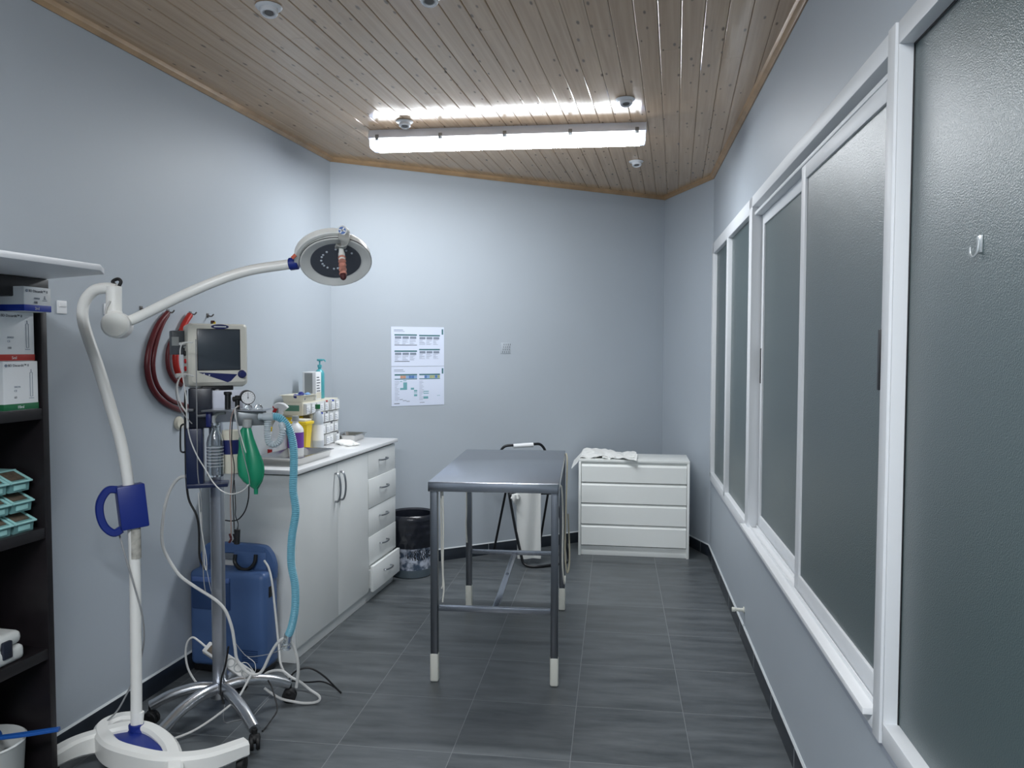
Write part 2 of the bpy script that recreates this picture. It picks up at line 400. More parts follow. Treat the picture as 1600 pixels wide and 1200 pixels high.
def text(name, body, size, M, m, parent, align='LEFT', ext=.0002):
    cu = bpy.data.curves.new(name, 'FONT'); cu.body = body; cu.size = size; cu.align_x = align; cu.extrude = ext; cu.resolution_u = 2
    o = bpy.data.objects.new(name, cu); COL.objects.link(o)
    dg = bpy.context.evaluated_depsgraph_get(); me = bpy.data.meshes.new_from_object(o.evaluated_get(dg))
    bpy.data.objects.remove(o); me.transform(M); me.materials.clear(); me.materials.append(m)
    t = bpy.data.objects.new(name, me); COL.objects.link(t); t.parent = parent; TM[t.name] = TM[parent.name]
    return t

# ------------------------------------------------------------------ room shell
CEIL = 2.735
def xl(y): return -1.626 + .2127 * (y - 3)          # left wall
def xr(y): return 1.060 + .1445 * (y - 3)           # right wall
def yb(x): return 5.7185 + .5303 * x                # back wall
YR = -1.8
c_l = Vector((xl(YR), YR)); c_bl = Vector((-1.181, yb(-1.181))); c_br = Vector((1.238, yb(1.238))); c_r2 = Vector((xr(5.58), 5.58)); c_r = Vector((xr(YR), YR))
def struct(o): o['kind'] = 'structure'; return o
def wall_seg(name, p, q, z0=0., z1=CEIL, th=.12, m=WALL):
    d = (q - p).normalized(); n = Vector((-d.y, d.x))      # outward = left of p->q
    a = p; b = q
    g = G(); g.prism([a, b, b + n * th, a + n * th], z0, z1)
    return struct(g.build(name, m))
big = [(-3.4, -2.2), (2.6, -2.2), (2.6, 6.9), (-3.4, 6.9)]
g = G(); g.prism(big, -.1, 0); struct(g.build('floor', FLOOR))
wall_seg('wall_left', c_l, c_bl)
wall_seg('wall_back', c_bl, c_br)
wall_seg('wall_corner', c_br, c_r2)
wall_seg('wall_rear', Vector((c_r.x + .1, YR)), Vector((c_l.x - .1, YR)))
# ceiling boards
CROT = -.2075
g = G(); Mi = rotz(-CROT)
ph = (rotz(-CROT) @ atz(987.8, 0, CEIL)).x % PLANK_W
Mloc = Matrix.Translation((0, 0, 0))
k0 = int(-4.6 / PLANK_W)
for k in range(k0, -k0):
    a = k * PLANK_W; b = a + PLANK_W; c = .0036; h = .0024
    prof = [(a + .0007, h + .012), (a + .0007, h), (a + c, 0), (b - c, 0), (b - .0007, h), (b - .0007, h + .012)]
    ys = [-3.2]; y = -3.2 + random.random() * 2
    while y < 8.2: ys.append(y); y += 1.9
    ys.append(8.2)
    for y0, y1 in zip(ys, ys[1:]):
        V = []
        for yy, e in ((y0 + .0006, 0), (y1 - .0006, 0)):
            V += [(p[0], yy, p[1]) for p in prof]
        F = [[i, i + 1, i + 7, i + 6] for i in range(5)] + [[0, 1, 2, 3, 4, 5], [6, 7, 8, 9, 10, 11]]
        g._add(V, F)
boards = struct(g.build('ceiling', PINE, angle=.2))
boards.location = Vector((0, 0, CEIL)); boards.rotation_euler = (0, 0, CROT)
# shift boards so a joint falls where the photograph shows one
off = rotz(CROT) @ Vector((ph, 0, 0)); boards.location += off
g = G(); g.prism(big, CEIL + .0166, CEIL + .1); o = struct(g.build('trim_ceiling_deck', CROWN)); o.name = 'trim_8'

def along(name, p, q, prof, m, parent=None, world=False, e0=0., e1=0.):
    """prof: (inset from wall, z) polygon swept from p to q; room is on the right of p->q"""
    d = (q - p).normalized(); n = Vector((d.y, -d.x)); a = p - d * e0; b = q + d * e1; k = len(prof)
    g = G(); V = [(a.x + n.x * s, a.y + n.y * s, z) for s, z in prof] + [(b.x + n.x * s, b.y + n.y * s, z) for s, z in prof]
    g._add(V, [list(range(k)), list(range(k, 2 * k))] + [[i, (i + 1) % k, k + (i + 1) % k, k + i] for i in range(k)])
    return g.build(name, m, parent)
crown = [(0, CEIL), (0, CEIL - .026), (.008, CEIL - .028), (.014, CEIL - .020), (.024, CEIL - .015), (.028, CEIL - .004), (.03, CEIL)]
basep = [(0, 0), (.010, 0), (.010, .077), (.008, .080), (0, .080)]
caulk = [(0, .080), (.0085, .080), (.004, .0865), (0, .0865)]
segs = [('left', c_l, c_bl), ('back', c_bl, c_br), ('corner', c_br, c_r2), ('right', c_r2, c_r), ('rear', c_r, c_l)]
for i, (nm, p, q) in enumerate(segs):
    struct(along('trim_%d' % (i + 1), p, q, crown, CROWN))
    bb = struct(along('baseboard_' + nm, p, q, basep, BASE_TILE))
    along('sealant_bead', p, q, caulk, CAULK, bb)
    # joints between the skirting tiles
    d = (q - p); Ln = d.length; d = d.normalized(); n = Vector((d.y, -d.x)); g = G(); t = .26
    while t < Ln - .05:
        a = p + d * t; b = p + d * (t + .002); g.prism([a + n * .009, b + n * .009, b + n * .0104, a + n * .0104], .001, .079); t += .44
    g.build('grout_joint', CAULK, bb)

# right wall with its window band; local frame: x = outward, y = along the wall, z up
RW = Matrix.Translation((xr(0), 0, 0)) @ rotz(-math.atan(.1445))
ty = lambda y: y / math.cos(math.atan(.1445))
T1 = ty(5.53)
wr = G(); wr.M = RW
tA, tB = ty(YR) - .1, ty(5.58)
wr.box(0, .12, tA, tB, 0, .595); wr.box(0, .12, tA, tB, 2.245, CEIL); wr.box(0, .12, T1, tB, .595, 2.245); wr.box(0, .12, tA, -1.2, .595, 2.245)
struct(wr.build('wall_right', WALL))

def win(name): return thing(name, RW.translation, 0, kind='structure', M=RW.copy())
def wb(parent, name, m, boxes, bev=.0025):
    g = G()
    for b in boxes: g.box(*b, bev=bev)
    return g.build(name, m, parent)
Z0, Z1 = .600, 2.242
# far fixed pair
t0, t1, t2 = ty(5.50), ty(4.72), ty(3.90)
w1 = win('window_1')
wb(w1, 'window_frame', WHITE_PVC, [(-.012, .05, ty(5.50) - .05, T1, Z0, Z1), (-.012, .05, t2, t0, Z1 - .075, Z1), (-.012, .05, t2, t0, Z0 - .03, Z0 + .03), (-.012, .05, t1 - .03, t1 + .03, Z0, Z1 - .07)])
for a, b in ((t1 + .03, t0 - .05), (t2, t1 - .03)):
    g = G(); g.box(.014, .020, a, b, Z0 + .03, Z1 - .075); g.build('window_glass', FROST, w1)
# sliding unit
s0, s1 = ty(1.845), ty(3.90)                        # opening
w2 = win('window_2')
wb(w2, 'window_frame', WHITE_PVC, [(-.012, .07, s1 - .09, s1, Z0 - .03, Z1), (-.012, .07, s0 - .05, s1, Z1 - .052, Z1), (-.018, .07, s0 - .05, s0, Z0 - .03, Z1), (.0, .07, s0, s1 - .09, 2.150, 2.165), (-.012, .07, s0, s1 - .09, Z0 - .03, Z0 + .006)])
wb(w2, 'sill_track', SILL_W, [(-.035, .07, s0 + .02, s1 - .01, Z0 + .006, Z0 + .022), (-.004, .0, s0, s1 - .09, Z0 + .02, Z0 + .036), (.030, .034, s0, s1 - .09, Z0 + .02, Z0 + .036), (.062, .066, s0, s1 - .09, Z0 + .02, Z0 + .036)], bev=.001)
mid = ty(2.78)
def sash(a, b, x, zt, zb, stile, hand_t, hz, hh):
    g = G(); g.box(x, x + .026, a, a + stile, zb, zt, bev=.003); g.box(x, x + .026, b - stile, b, zb, zt, bev=.003)
    g.box(x, x + .026, a + stile, b - stile, zt - .052, zt, bev=.003); g.box(x, x + .026, a + stile, b - stile, zb, zb + .062, bev=.003)
    s = g.build('sliding_sash', WHITE_PVC, w2)
    g = G(); g.box(x + .008, x + .014, a + stile, b - stile, zb + .062, zt - .052); g.build('window_glass', FROST, s)
    g = G(); g.box(x - .003, x + .004, hand_t - .009, hand_t + .009, hz - hh, hz + hh, bev=.002); h = g.build('sash_handle', BLACK, s)
sash(s0 + .005, mid + .035, .002, 2.150, Z0 + .03, .062, s0 + .072, 1.475, .075)
sash(mid - .02, s1 - .095, .036, 2.150, Z0 + .03, .055, s1 - .115, 1.42, .085)
# near big fixed panes
w3 = win('window_3')
n0, n1, n2 = -1.2, ty(.35), s0 - .05
wb(w3, 'window_frame', WHITE_PVC, [(-.012, .07, n0, n2, Z1 - .052, Z1), (-.012, .07, n0, n2, Z0 - .03, Z0 + .022), (-.012, .07, n1 - .025, n1 + .025, Z0, Z1 - .05), (-.012, .07, n0, n0 + .05, Z0, Z1 - .05), (-.012, .07, n2 - .008, n2, Z0, Z1 - .05)])
for a, b in ((n1 + .025, n2 - .008), (n0 + .05, n1 - .025)):
    g = G(); g.box(.022, .028, a, b, Z0 + .022, Z1 - .052); g.build('window_glass', FROST, w3)
    g = G(); g.box(.0195, .0225, b - .004, b, Z0 + .022, Z1 - .052); g.box(.0195, .0225, a, b, Z1 - .057, Z1 - .052); g.build('glazing_seal', BLACK, w3)
w3b = G(); w3b.M = RW; w3b.box(-.006, 0, n0, T1, Z0 - .052, Z0 - .03, bev=.001)
o = struct(w3b.build('trim_6', TRIM_WALL))

# ------------------------------------------------------------------ ceiling luminaire
def xprism(g, prof, x0, x1):      # prof (y,z) swept along x
    k = len(prof); g._add([(x0, p[0], p[1]) for p in prof] + [(x1, p[0], p[1]) for p in prof], [list(range(k)), list(range(k, 2 * k))] + [[i, (i + 1) % k, k + (i + 1) % k, k + i] for i in range(k)])
def luminaire(A, B, label, tube):
    d = (B - A); LL = d.length; ang = math.atan2(d.y, d.x); W = .075
    lum = thing('ceiling_luminaire', (A.x, A.y, CEIL), ang, label, 'ceiling light')
    g = G(); xprism(g, [(-W * .8, 0), (W * .8, 0), (W, -.035), (W, -.048), (-W, -.048), (-W, -.035)], 0, LL); g.build('housing', LUM_BODY, lum)
    sec = [(-W + .002, -.046), (-W + .010, -.085), (-W + .026, -.100), (W - .026, -.100), (W - .010, -.085), (W - .002, -.046)]
    g = G(); xprism(g, sec, .030, LL - .030); g.build('diffuser', None, lum, mats=tube, down=True)
    for x0, x1 in ((.004, .030), (LL - .030, LL - .004)):
        g = G(); xprism(g, [(y * .98, z * .985 if z < -.05 else z) for y, z in sec], x0, x1); g.build('end_cap', COVER_END, lum)
    for i in range(5):
        x = .05 + (LL - .1) * i / 4
        for sy in (-1, 1):
            g = G(); g.box(x - .010, x + .010, sy * W - .004, sy * W + .004, -.062, -.030, bev=.002); g.build('cover_clip', HANDLE, lum)
luminaire(Vector((-.805, 4.52)), Vector((.735, 4.35)), 'long lit fluorescent fitting with a clear cover on the pine ceiling', (DIFF, DIFF_S))
luminaire(Vector((-1.32, .15)), Vector((.22, -.02)), 'added fill light shaped as a matching fluorescent fitting, unseen on the ceiling', (DIFF2, DIFF2_S))  # out-of-frame fitting added over the camera to lift the near half

# recessed spots
SPOTS = [((420, 12), 'unlit white ceiling spot nearest the left wall with tilted inner lamp'), ((670, -6), 'white ceiling spot cut by the top edge of the photo'),
         ((632, 191), 'white ceiling spot at the left end of the tube fitting'), ((977, 156), 'white ceiling spot above the right end of the tube fitting'), ((994, 253), 'small white ceiling spot beyond the tube fitting near the back wall')]
for i, ((px, py), lb) in enumerate(SPOTS):
    p = atz(px, py, CEIL - .006); s = thing('ceiling_spot', (p.x, p.y, CEIL), 0, lb, 'spotlight', 'recessed spots in the pine ceiling')
    g = G(); g.lathe([(.0, -.001), (.046, -.001), (.048, -.004), (.044, -.009), (.036, -.012), (.0, -.012)]); g.build('trim_ring', SPOT_W, s)
    Mt = Matrix.Translation((.003, -.004, -.012)) @ Matrix.Rotation(-.25, 4, 'X')
    g = G(); g.lathe([(0, .004), (.031, .004), (.031, -.016), (.027, -.021), (.022, -.021), (.020, -.012), (0, -.010)], Mt); g.build('gimbal', SPOT_W, s)
    g = G(); g.lathe([(0, -.0155), (.016, -.0155), (.016, -.017), (0, -.017)], Mt); g.build('bulb_face', SPOT_D, s)

# ------------------------------------------------------------------ steel table
TT = Matrix.Translation((-.031, 3.954, 0)) @ rotz(-.094)
tb = thing('steel_table', (-.031, 3.954, 0), -.094, 'stainless steel examination table with square legs and white rubber feet', 'table')
g = G()
g.box(-.29, .29, -.56, .56, .900, .912, bev=.004); g.box(-.29, .29, -.56, -.553, .868, .910, bev=.002); g.box(-.29, .29, .553, .56, .868, .910, bev=.002)
g.box(-.29, -.283, -.56, .56, .868, .910, bev=.002); g.box(.283, .29, -.56, .56, .868, .910, bev=.002)
g.build('tabletop', STEEL, tb)
for lx, ly in ((-.268, -.525), (.272, -.525), (-.264, .492), (.276, .492)):
    g = G(); g.box(lx - .0165, lx + .0165, ly - .0165, ly + .0165, .05, .90, bev=.003); lg = g.build('leg', STEEL_DK, tb)
    g = G(); g.box(lx - .019, lx + .019, ly - .019, ly + .019, 0, .132, bev=.009, seg=3); g.build('rubber_foot', FOOT, lg)
for ly, z in ((-.525, .335), (.492, .325)):
    g = G(); g.box(-.25, .258, ly - .01, ly + .01, z - .012, z + .012, bev=.002); g.build('crossbar', STEEL, tb)
g = G(); g.box(-.012, .018, -.515, .482, .318, .330, bev=.002); g.cyl((.003, .05, .330), (.003, .05, .337), .008); g.build('stretcher', STEEL, tb)
def tbw(x, y, z): return TT @ Vector((x, y, z))
# tie cords hanging from the table
def cord(name, pts, r, m, label, cat='cord', group=None, n=8, sm=6):
    pts = [Vector(p) for p in pts]
    for p in pts: p.z = max(p.z, r + .0005)
    lo = min(pts, key=lambda v: v.z); g = G(); g.tube(pts, r, n, sm)
    return solo(name, g, lo, label, cat, m, group, world=True)
cord('tie_cord', [tbw(-.235, -.50, .905 - .04), tbw(-.232, -.50, .7), tbw(-.236, -.49, .5), tbw(-.230, -.50, .42), tbw(-.236, -.50, .352)], .0035, ROPE, 'white tie cord hanging from the table to its front crossbar')
cord('tie_cord', [tbw(-.248, -.47, .868), tbw(-.246, -.47, .6), tbw(-.240, -.47, .44), tbw(-.246, -.47, .405)], .0035, ROPE, 'shorter white tie cord close to the front left leg of the steel table')
cord('tie_cord', [tbw(-.266, .40, .868), tbw(-.264, .40, .6), tbw(-.267, .40, .5), tbw(-.262, .40, .40)], .0042, ROPE, 'white tie cord hanging by the rear left leg of the steel table')
cord('tie_cord', [tbw(.284, -.40, .87), tbw(.297, -.38, .86), tbw(.302, -.32, .7), tbw(.300, -.30, .5), tbw(.308, -.25, .38), tbw(.31, -.2, .40)], .004, ROPE, 'white cord hanging down the right side of the steel table')
cord('tie_cord', [tbw(.296, .52, .90), tbw(.303, .45, .85), tbw(.303, .2, .62), tbw(.302, .12, .42), tbw(.315, .10, .33), tbw(.325, .15, .40), tbw(.315, .2, .62)], .0045, BEIGE_ROPE, 'beige rope looped along the right side of the steel table')

# ------------------------------------------------------------------ dresser
ang = math.atan2(5.495 - 5.611, 1.265 - .485)
dr = thing('dresser', (.485, 5.611, 0), ang, 'low white chest of four wide drawers in the back right corner', 'dresser')
WD, DD, HD = .789, .355, .703
g = G(); g.box(0, .018, 0, DD, 0, HD - .018, bev=.001); g.box(WD - .018, WD, 0, DD, 0, HD - .018, bev=.001); g.box(0, WD, 0, DD, HD - .018, HD, bev=.001)
g.box(.018, WD - .018, DD - .01, DD, .04, HD - .018); g.box(.018, WD - .018, .02, .034, 0, .068, bev=.001); g.box(.018, WD - .018, .02, .03, .60, HD - .018)
g.build('body', DRESS, dr)
for z0, z1 in ((.078, .226), (.233, .380), (.387, .532), (.539, .670)):
    g = G(); V = []
    for x in (.021, WD - .021): V += [(x, .0, z0), (x, .0, z1 - .018), (x, .014, z1), (x, .26, z1), (x, .26, z0)]
    g._add(V, [[0, 1, 2, 3, 4], [9, 8, 7, 6, 5]] + [[i, 5 + i, 5 + (i + 1) % 5, (i + 1) % 5] for i in range(5)]); g.build('drawer', DRESS, dr)
# towel on it
DM = TM[dr.name]
def folds(u, v, a=.004): return a * (math.sin(u * 17 + v * 5) + math.sin(v * 23 - u * 9) + .6 * math.sin(u * 41 + v * 31))
g = G()
def f(u, v):
    x = -.055 + .47 * u; y = .02 + .27 * v + .05 * math.sin(u * 3.3) - .07 * u * (1 - v); z = HD + .016 + folds(u, v, .006) + .022 * math.exp(-((u - .35) ** 2) * 18) * v
    if x < .004:
        z = HD + .012 - (.004 - x) * 1.1 - .02 * (1 - v); 
    return DM @ Vector((x, y, max(z, HD + .003 if x > .0 else 0)))
g.grid(f, 34, 18); g.bm.transform(DM.inverted()); 
o = g.build('towel', CLOTH, solid=.004); o.matrix_world = DM; TM[o.name] = DM
tag(o, 'crumpled white towel spread over the left end of the low dresser', 'towel')
g = G()
g.grid(lambda u, v: DM @ Vector((.17 + .25 * u, .01 + .09 * v + .04 * u, HD + .012 + folds(u * 1.4, v, .005) + .012 * v)), 20, 8); g.bm.transform(DM.inverted())
o = g.build('cloth_pad', CLOTH, solid=.005); o.matrix_world = DM; tag(o, 'narrow folded white cloth along the front edge of the dresser top', 'cloth')

# ------------------------------------------------------------------ long cabinet
CA = Vector((-1.026, 3.656, 0)); CR = -.2062
CM = Matrix.Translation(CA) @ rotz(CR)         # x outward into room, y along
def cw(u, t, z): return CM @ Vector((-u, t, z))
LC, DC = 1.345, .425
cb = thing('storage_cabinet', CA, CR, 'long white cabinet with two doors and five drawers against the left wall', 'cabinet')
g = G(); g.box(-DC, -.018, 0, LC, .0, .898, bev=.001); g.build('body', MELAM, cb)
g = G(); g.box(-DC, .016, -.012, LC + .008, .903, .925, bev=.003); g.build('worktop', MELAM_TOP, cb)
g = G(); g.box(-DC + .01, -.008, .002, LC - .002, .897, .904); g.build('shadow_gap', EDGE_GREY, cb)
g = G(); g.box(-.034, -.020, .002, LC, 0, .062, bev=.001); g.build('plinth', MELAM, cb)
g = G(); g.box(-DC, .0, -.014, -.0, 0, .898, bev=.001); g.box(-DC, -.001, -.0165, -.0135, .80, .84); g.build('end_panel', MELAM, cb)
def bow(g, p, q, out, r=.0048):
    p, q, out = Vector(p), Vector(q), Vector(out); d = (q - p)
    g.tube([p, p + out * .6 + d * .02, p + out + d * .2, p + d * .5 + out * 1.15, q + out - d * .2, q + out * .6 - d * .02, q], r, 8, 5)
for y0, y1, hy in ((.004, .4715, .440), (.4745, .892, .506)):
    g = G(); g.box(-.018, .0, y0, y1, .066, .893, bev=.0012); dd = g.build('door', MELAM, cb)
    g = G(); bow(g, (0, hy, .69), (0, hy, .84), (.028, 0, 0), .0055); g.build('door_handle', HANDLE, dd)
for i, (z0, z1) in enumerate(((.066, .217), (.220, .389), (.392, .558), (.561, .731), (.734, .893))):
    o_ = (.028, .002, .001, .005, .0)[i]
    g = G(); g.box(-.018 + o_, .0 + o_, .896, LC - .001, z0, z1, bev=.0012); g.box(-.25 + o_, -.018 + o_, .91, LC - .015, z0 + .015, z1 - .03); dd = g.build('drawer', MELAM, cb)
    zc = (z0 + z1) / 2 + .012
    g = G(); bow(g, (o_, 1.065, zc), (o_, 1.175, zc), (.026, 0, 0)); g.build('drawer_handle', HANDLE, dd)
TZ = .9255

def tray(name, u0, u1, t0, t1, z, h, label, m=STEEL_TRAY, M=None):
    M = M or (CM @ Matrix.Translation((-(u0 + u1) / 2, (t0 + t1) / 2, z)))
    a, b = (u1 - u0) / 2, (t1 - t0) / 2; sl = h * .45; g = G()
    def ring(x, y, z, r=.02, n=4):
        P = []
        for cx, cy, s in ((x - r, y - r, 0), (-x + r, y - r, 1), (-x + r, -y + r, 2), (x - r, -y + r, 3)):
            for k in range(n + 1):
                th = PI / 2 * (s + k / n); P.append((cx + r * math.cos(th), cy + r * math.sin(th), z))
        return P
    R = [ring(a - sl, b - sl, .0), ring(a - .008, b - .008, h), ring(a, b, h), ring(a, b, h - .003), ring(a - .009, b - .009, h - .003), ring(a - sl - .002, b - sl - .002, .002)]
    R = [ring(a - sl - .002, b - sl - .002, .0022), ring(a - .010, b - .010, h - .001), ring(a - .008, b - .008, h), ring(a, b, h), ring(a, b, h - .003), ring(a - .008, b - .008, h - .003), ring(a - sl, b - sl, .0)]
    n = len(R[0]); V = [p for r in R for p in r]; F = []
    for i in range(len(R) - 1):
        for k in range(n): F.append([i * n + k, i * n + (k + 1) % n, (i + 1) * n + (k + 1) % n, (i + 1) * n + k])
    F += [list(range(n)), list(range((len(R) - 1) * n, len(R) * n))[::-1]]
    g._add(V, F); o = g.build(name, m); o.matrix_world = M; TM[o.name] = M
    return tag(o, label, 'tray')
tray('instrument_tray', .025, .27, .10, .50, TZ, .042, 'large shallow steel instrument tray at the near end of the cabinet top')
tray('instrument_tray', .17, .33, 1.10, 1.31, TZ, .040, 'small steel tray at the far end of the cabinet top beside the corner')

def bottle(name, p, prof, m, label, cat='bottle', parts=(), group=None):
    b = thing(name, p, 0, label, cat, group); g = G(); g.lathe(prof, n=24); g.build('body', m, b)
    for nm, pr, mm in parts: g = G(); g.lathe(pr, n=24); g.build(nm, mm, b)
    return b
def onTop(px, Y): p = at(px, 600, Y); return Vector((p.x, p.y, TZ))
# trigger spray bottle
p = onTop(436, 4.13)
sp = bottle('spray_bottle', p, [(0, 0), (.036, 0), (.038, .008), (.038, .145), (.034, .165), (.016, .200), (.014, .215), (0, .215)], BOT_W, 'white trigger spray bottle with a red trigger behind the near tray', parts=[('collar', [(0, .212), (.017, .212), (.017, .230), (0, .230)], BOT_W)])
g = G(); g.strap([(-.024, 0, .262), (-.006, 0, .272), (.02, 0, .266), (.034, 0, .250)], .028, lambda t: .026 + .014 * t); g.cyl((.008, 0, .225), (.008, 0, .262), .013); g.build('spray_head', BOT_W, sp)
g = G(); g.tube([(-.014, -.012, .256), (-.024, -.014, .236), (-.020, -.012, .210)], .009, 8); g.build('trigger', RED_P, sp)
g = G(); g.cyl((-.024, 0, .264), (-.034, 0, .264), .008, 12); g.build('nozzle', RED_P, sp)
g = G(); g.lathe([(.0383, .02), (.0386, .02), (.0386, .1), (.0383, .1)], n=24, loop=True); g.build('paper_label', CARD_W, sp)
# purple label bottle
bottle('disinfectant_bottle', onTop(461, 4.15), [(0, 0), (.040, 0), (.042, .006), (.042, .14), (.036, .155), (.015, .178), (.014, .19), (0, .19)], BOT_W, 'white round bottle with a purple label behind the near tray',
       parts=[('purple_label', [(.0422, .045), (.0427, .045), (.0427, .128), (.0422, .128)], PURPLE), ('cap', [(0, .188), (.018, .188), (.018, .214), (0, .214)], GREY_B)])
# small white pack and red base bottle beside it
bottle('lotion_bottle', onTop(424, 4.17), [(0, 0), (.022, 0), (.024, .004), (.024, .11), (.012, .13), (0, .13)], BOT_W, 'short white bottle with a red band between spray bottle and trolley', parts=[('red_band', [(.0242, .012), (.0246, .012), (.0246, .034), (.0242, .034)], RED_P), ('cap', [(0, .128), (.012, .128), (.01, .152), (0, .152)], YEL)])
# sharps containers
def sharps(p, s, label):
    c = thing('sharps_container', p, CR, label, 'sharps container', 'yellow sharps containers')
    g = G(); z = .16 * s; V = []
    for zz, w, dd in ((0, .034, .034), (.01, .037, .037), (z, .050, .046)):
        V += [(x * w * s, y * dd * s, zz) for x, y in ((-1, -.7), (-.7, -1), (.7, -1), (1, -.7), (1, .7), (.7, 1), (-.7, 1), (-1, .7))]
    F = [list(range(8)), list(range(16, 24))] + [[i * 8 + k, i * 8 + (k + 1) % 8, (i + 1) * 8 + (k + 1) % 8, (i + 1) * 8 + k] for i in range(2) for k in range(8)]
    g._add(V, F); g.build('body', YEL, c)
    g = G(); g.box(-.054 * s, .054 * s, -.050 * s, .050 * s, z - .004, z + .014, bev=.004); g.build('lid_rim', YEL, c)
    g = G(); g.box(-.044 * s, .044 * s, -.040 * s, .040 * s, z + .012, z + .026, bev=.006); g.build('lid', CREAM, c)
    return c
sharps(onTop(470, 4.28), 1.0, 'yellow sharps container with a pale lid beside the purple labelled bottle')
sharps(onTop(452, 4.42) , 1.08, 'yellow sharps container behind the spray bottle, half hidden')
# green cap bottle
bottle('saline_bottle', onTop(496, 4.40), [(0, 0), (.030, 0), (.032, .006), (.032, .155), (.029, .185), (.018, .213), (.012, .22), (.012, .235), (0, .235)], BOT_T, 'tall frosted bottle with a green cap in front of the ampoule drawers',
       parts=[('cap', [(0, .233), (.0145, .233), (.0145, .258), (0, .258)], GREEN_P), ('paper_label', [(.0322, .055), (.0325, .055), (.0325, .145), (.0322, .145)], CARD_W)])
# ampoule drawer unit
ou0, ot0 = .285, .762
org = thing('ampoule_organiser', cw(ou0, ot0, TZ), CR, 'cream organiser with four rows of small clear ampoule drawers on the cabinet', 'organiser')
OL, OD, OH = .350, .125, .268
g = G(); g.box(-OD, -.012, 0, OL, 0, OH, bev=.002); g.box(-OD, 0, 0, .012, 0, OH, bev=.002); g.box(-OD, 0, OL - .006, OL, 0, OH, bev=.002)
g.box(-OD, .0, -.118, OL, OH - .070, OH + .004, bev=.002); g.build('body', CREAM, org)
g = G(); g.box(-.012, -.0085, .012, OL - .006, .001, OH - .072); g.build('gap_shade_panel', AMP_D, org)  # dark panel paints the shade in the gaps between the drawers
g = G(); g.box(-OD + .02, -.02, -.1195, -.118, OH - .045, OH - .012); g.build('green_label', LBL_G, org)
nr = 4
rnd = random.Random(3)
for r in range(nr):
    n = 7 if r == nr - 1 else 5
    y0 = -.108 if r == nr - 1 else .014
    wdt = (OL - .008 - y0) / n
    for k in range(n):
        za = .003 + r * OH / nr; zb = za + OH / nr - .006; ya = y0 + k * wdt; yb_ = ya + wdt - .004; po = rnd.choice((0, 0, .004, .01))
        g = G(AMP, CARD_W, AMP_D, INK_L, STR_B, RED_P); g.box(-.010, .006 + po, ya, yb_, za, zb, bev=.0012)
        g.use(1).box(.006 + po, .0065 + po, ya + .006, yb_ - .006, za + .006, zb - .012)
        g.use(3)
        for q in range(3): g.box(.0065 + po, .0068 + po, ya + .009, yb_ - .012 - q * .006, za + .012 + q * .010, za + .015 + q * .010)
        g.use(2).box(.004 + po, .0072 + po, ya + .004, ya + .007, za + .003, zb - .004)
        c = rnd.random(); 
        if c < .35: g.use(5 if c < .12 else 4 if c < .22 else 2).box(.002, .0078 + po, ya + wdt * .3, ya + wdt * .65, zb - .008, zb + .001)
        g.build('small_drawer', None, org)
OT = TZ + OH + .0045
tray('kidney_tray', ou0 - .012, ou0 + OD + .015, ot0 - .135, ot0 + .06, OT, .040, 'cream tray lying on top of the ampoule organiser', CREAM)
for i, (u, t, a, m, lb) in enumerate(((.325, .68, .5, BLUE_F, 'dark blue glove bundle in the tray on the organiser'), (.335, .765, .2, BLUE_L, 'light blue crumpled wrap in the tray on the organiser'))):
    g = G(); q = cw(u, t, OT + .002); g.tube([(-.045, 0, .028), (-.015, .01, .036 + .004 * i), (.015, -.01, .038), (.045, .006, .046 if i == 0 else .034)], lambda s: .010 + .006 * math.sin(s * 9), 10, flat=.7)
    g.lathe([(0, 0), (.03, .004), (.036, .018), (.02, .03), (0, .032)], n=14, mod=lambda th, z: 1 + .2 * math.sin(3 * th + 40 * z))
    solo('rolled_wrap', g, q, lb, 'wrap', m, rz=CR + a + 1.2)
# carton and teal bottle on the organiser
q = cw(.345, .885, OT); cx = thing('carton', q, CR, 'white printed carton standing on the organiser beside the teal bottle', 'box')
g = G(); g.box(-.042, .042, -.035, .035, 0, .165, bev=.002); g.build('box_body', CARD_W, cx)
g = G(GREY_B, INK, CREAM); g.use(0).box(-.0425, -.040, -.034, .034, .002, .163); g.box(-.03, .02, -.0356, -.035, .01, .158)
g.use(1)
for k in range(6): g.box(.0422, .0426, -.025, .02 - .006 * (k % 3), .05 + .016 * k, .055 + .016 * k)
g.use(2).box(.0421, .0424, -.03, .03, .008, .045); g.build('printed_panel', None, cx)
tb_ = bottle('pump_bottle', cw(.36, 1.02, OT), [(0, 0), (.026, 0), (.028, .005), (.028, .15), (.022, .168), (.010, .178), (.010, .19), (0, .19)], TEAL_B, 'teal pump bottle standing on the organiser in the corner', parts=[('collar', [(0, .188), (.013, .188), (.013, .204), (0, .204)], TEAL_B)])
g = G(); g.cyl((0, 0, .2), (0, 0, .228), .005, 10); g.box(-.016, .020, -.008, .008, .226, .240, bev=.004); g.tube([(.018, 0, .235), (.03, 0, .232), (.034, 0, .222)], .004, 8); g.build('pump_head', TEAL_B, tb_)
# cotton swabs
for i, (u, t, s, lb) in enumerate(((.20, 1.00, 1., 'crumpled white gauze on the cabinet beside the organiser'), (.12, .93, .8, 'small white gauze wad nearer the front of the cabinet top'), (.24, 1.20, .55, 'tuft of white cotton inside the small steel tray'))):
    g = G(); g.lathe([(0, 0), (.045 * s, .002), (.05 * s, .012 * s), (.03 * s, .024 * s), (0, .026 * s)], n=26, mod=lambda th, z, i=i: 1 + .28 * math.sin(3 * th + i + 60 * z) + .15 * math.sin(7 * th - 30 * z))
    solo('gauze_wad', g, cw(u, t, TZ + (.003 if i == 2 else 0)), lb, 'gauze', CLOTH, 'white gauze on the cabinet')

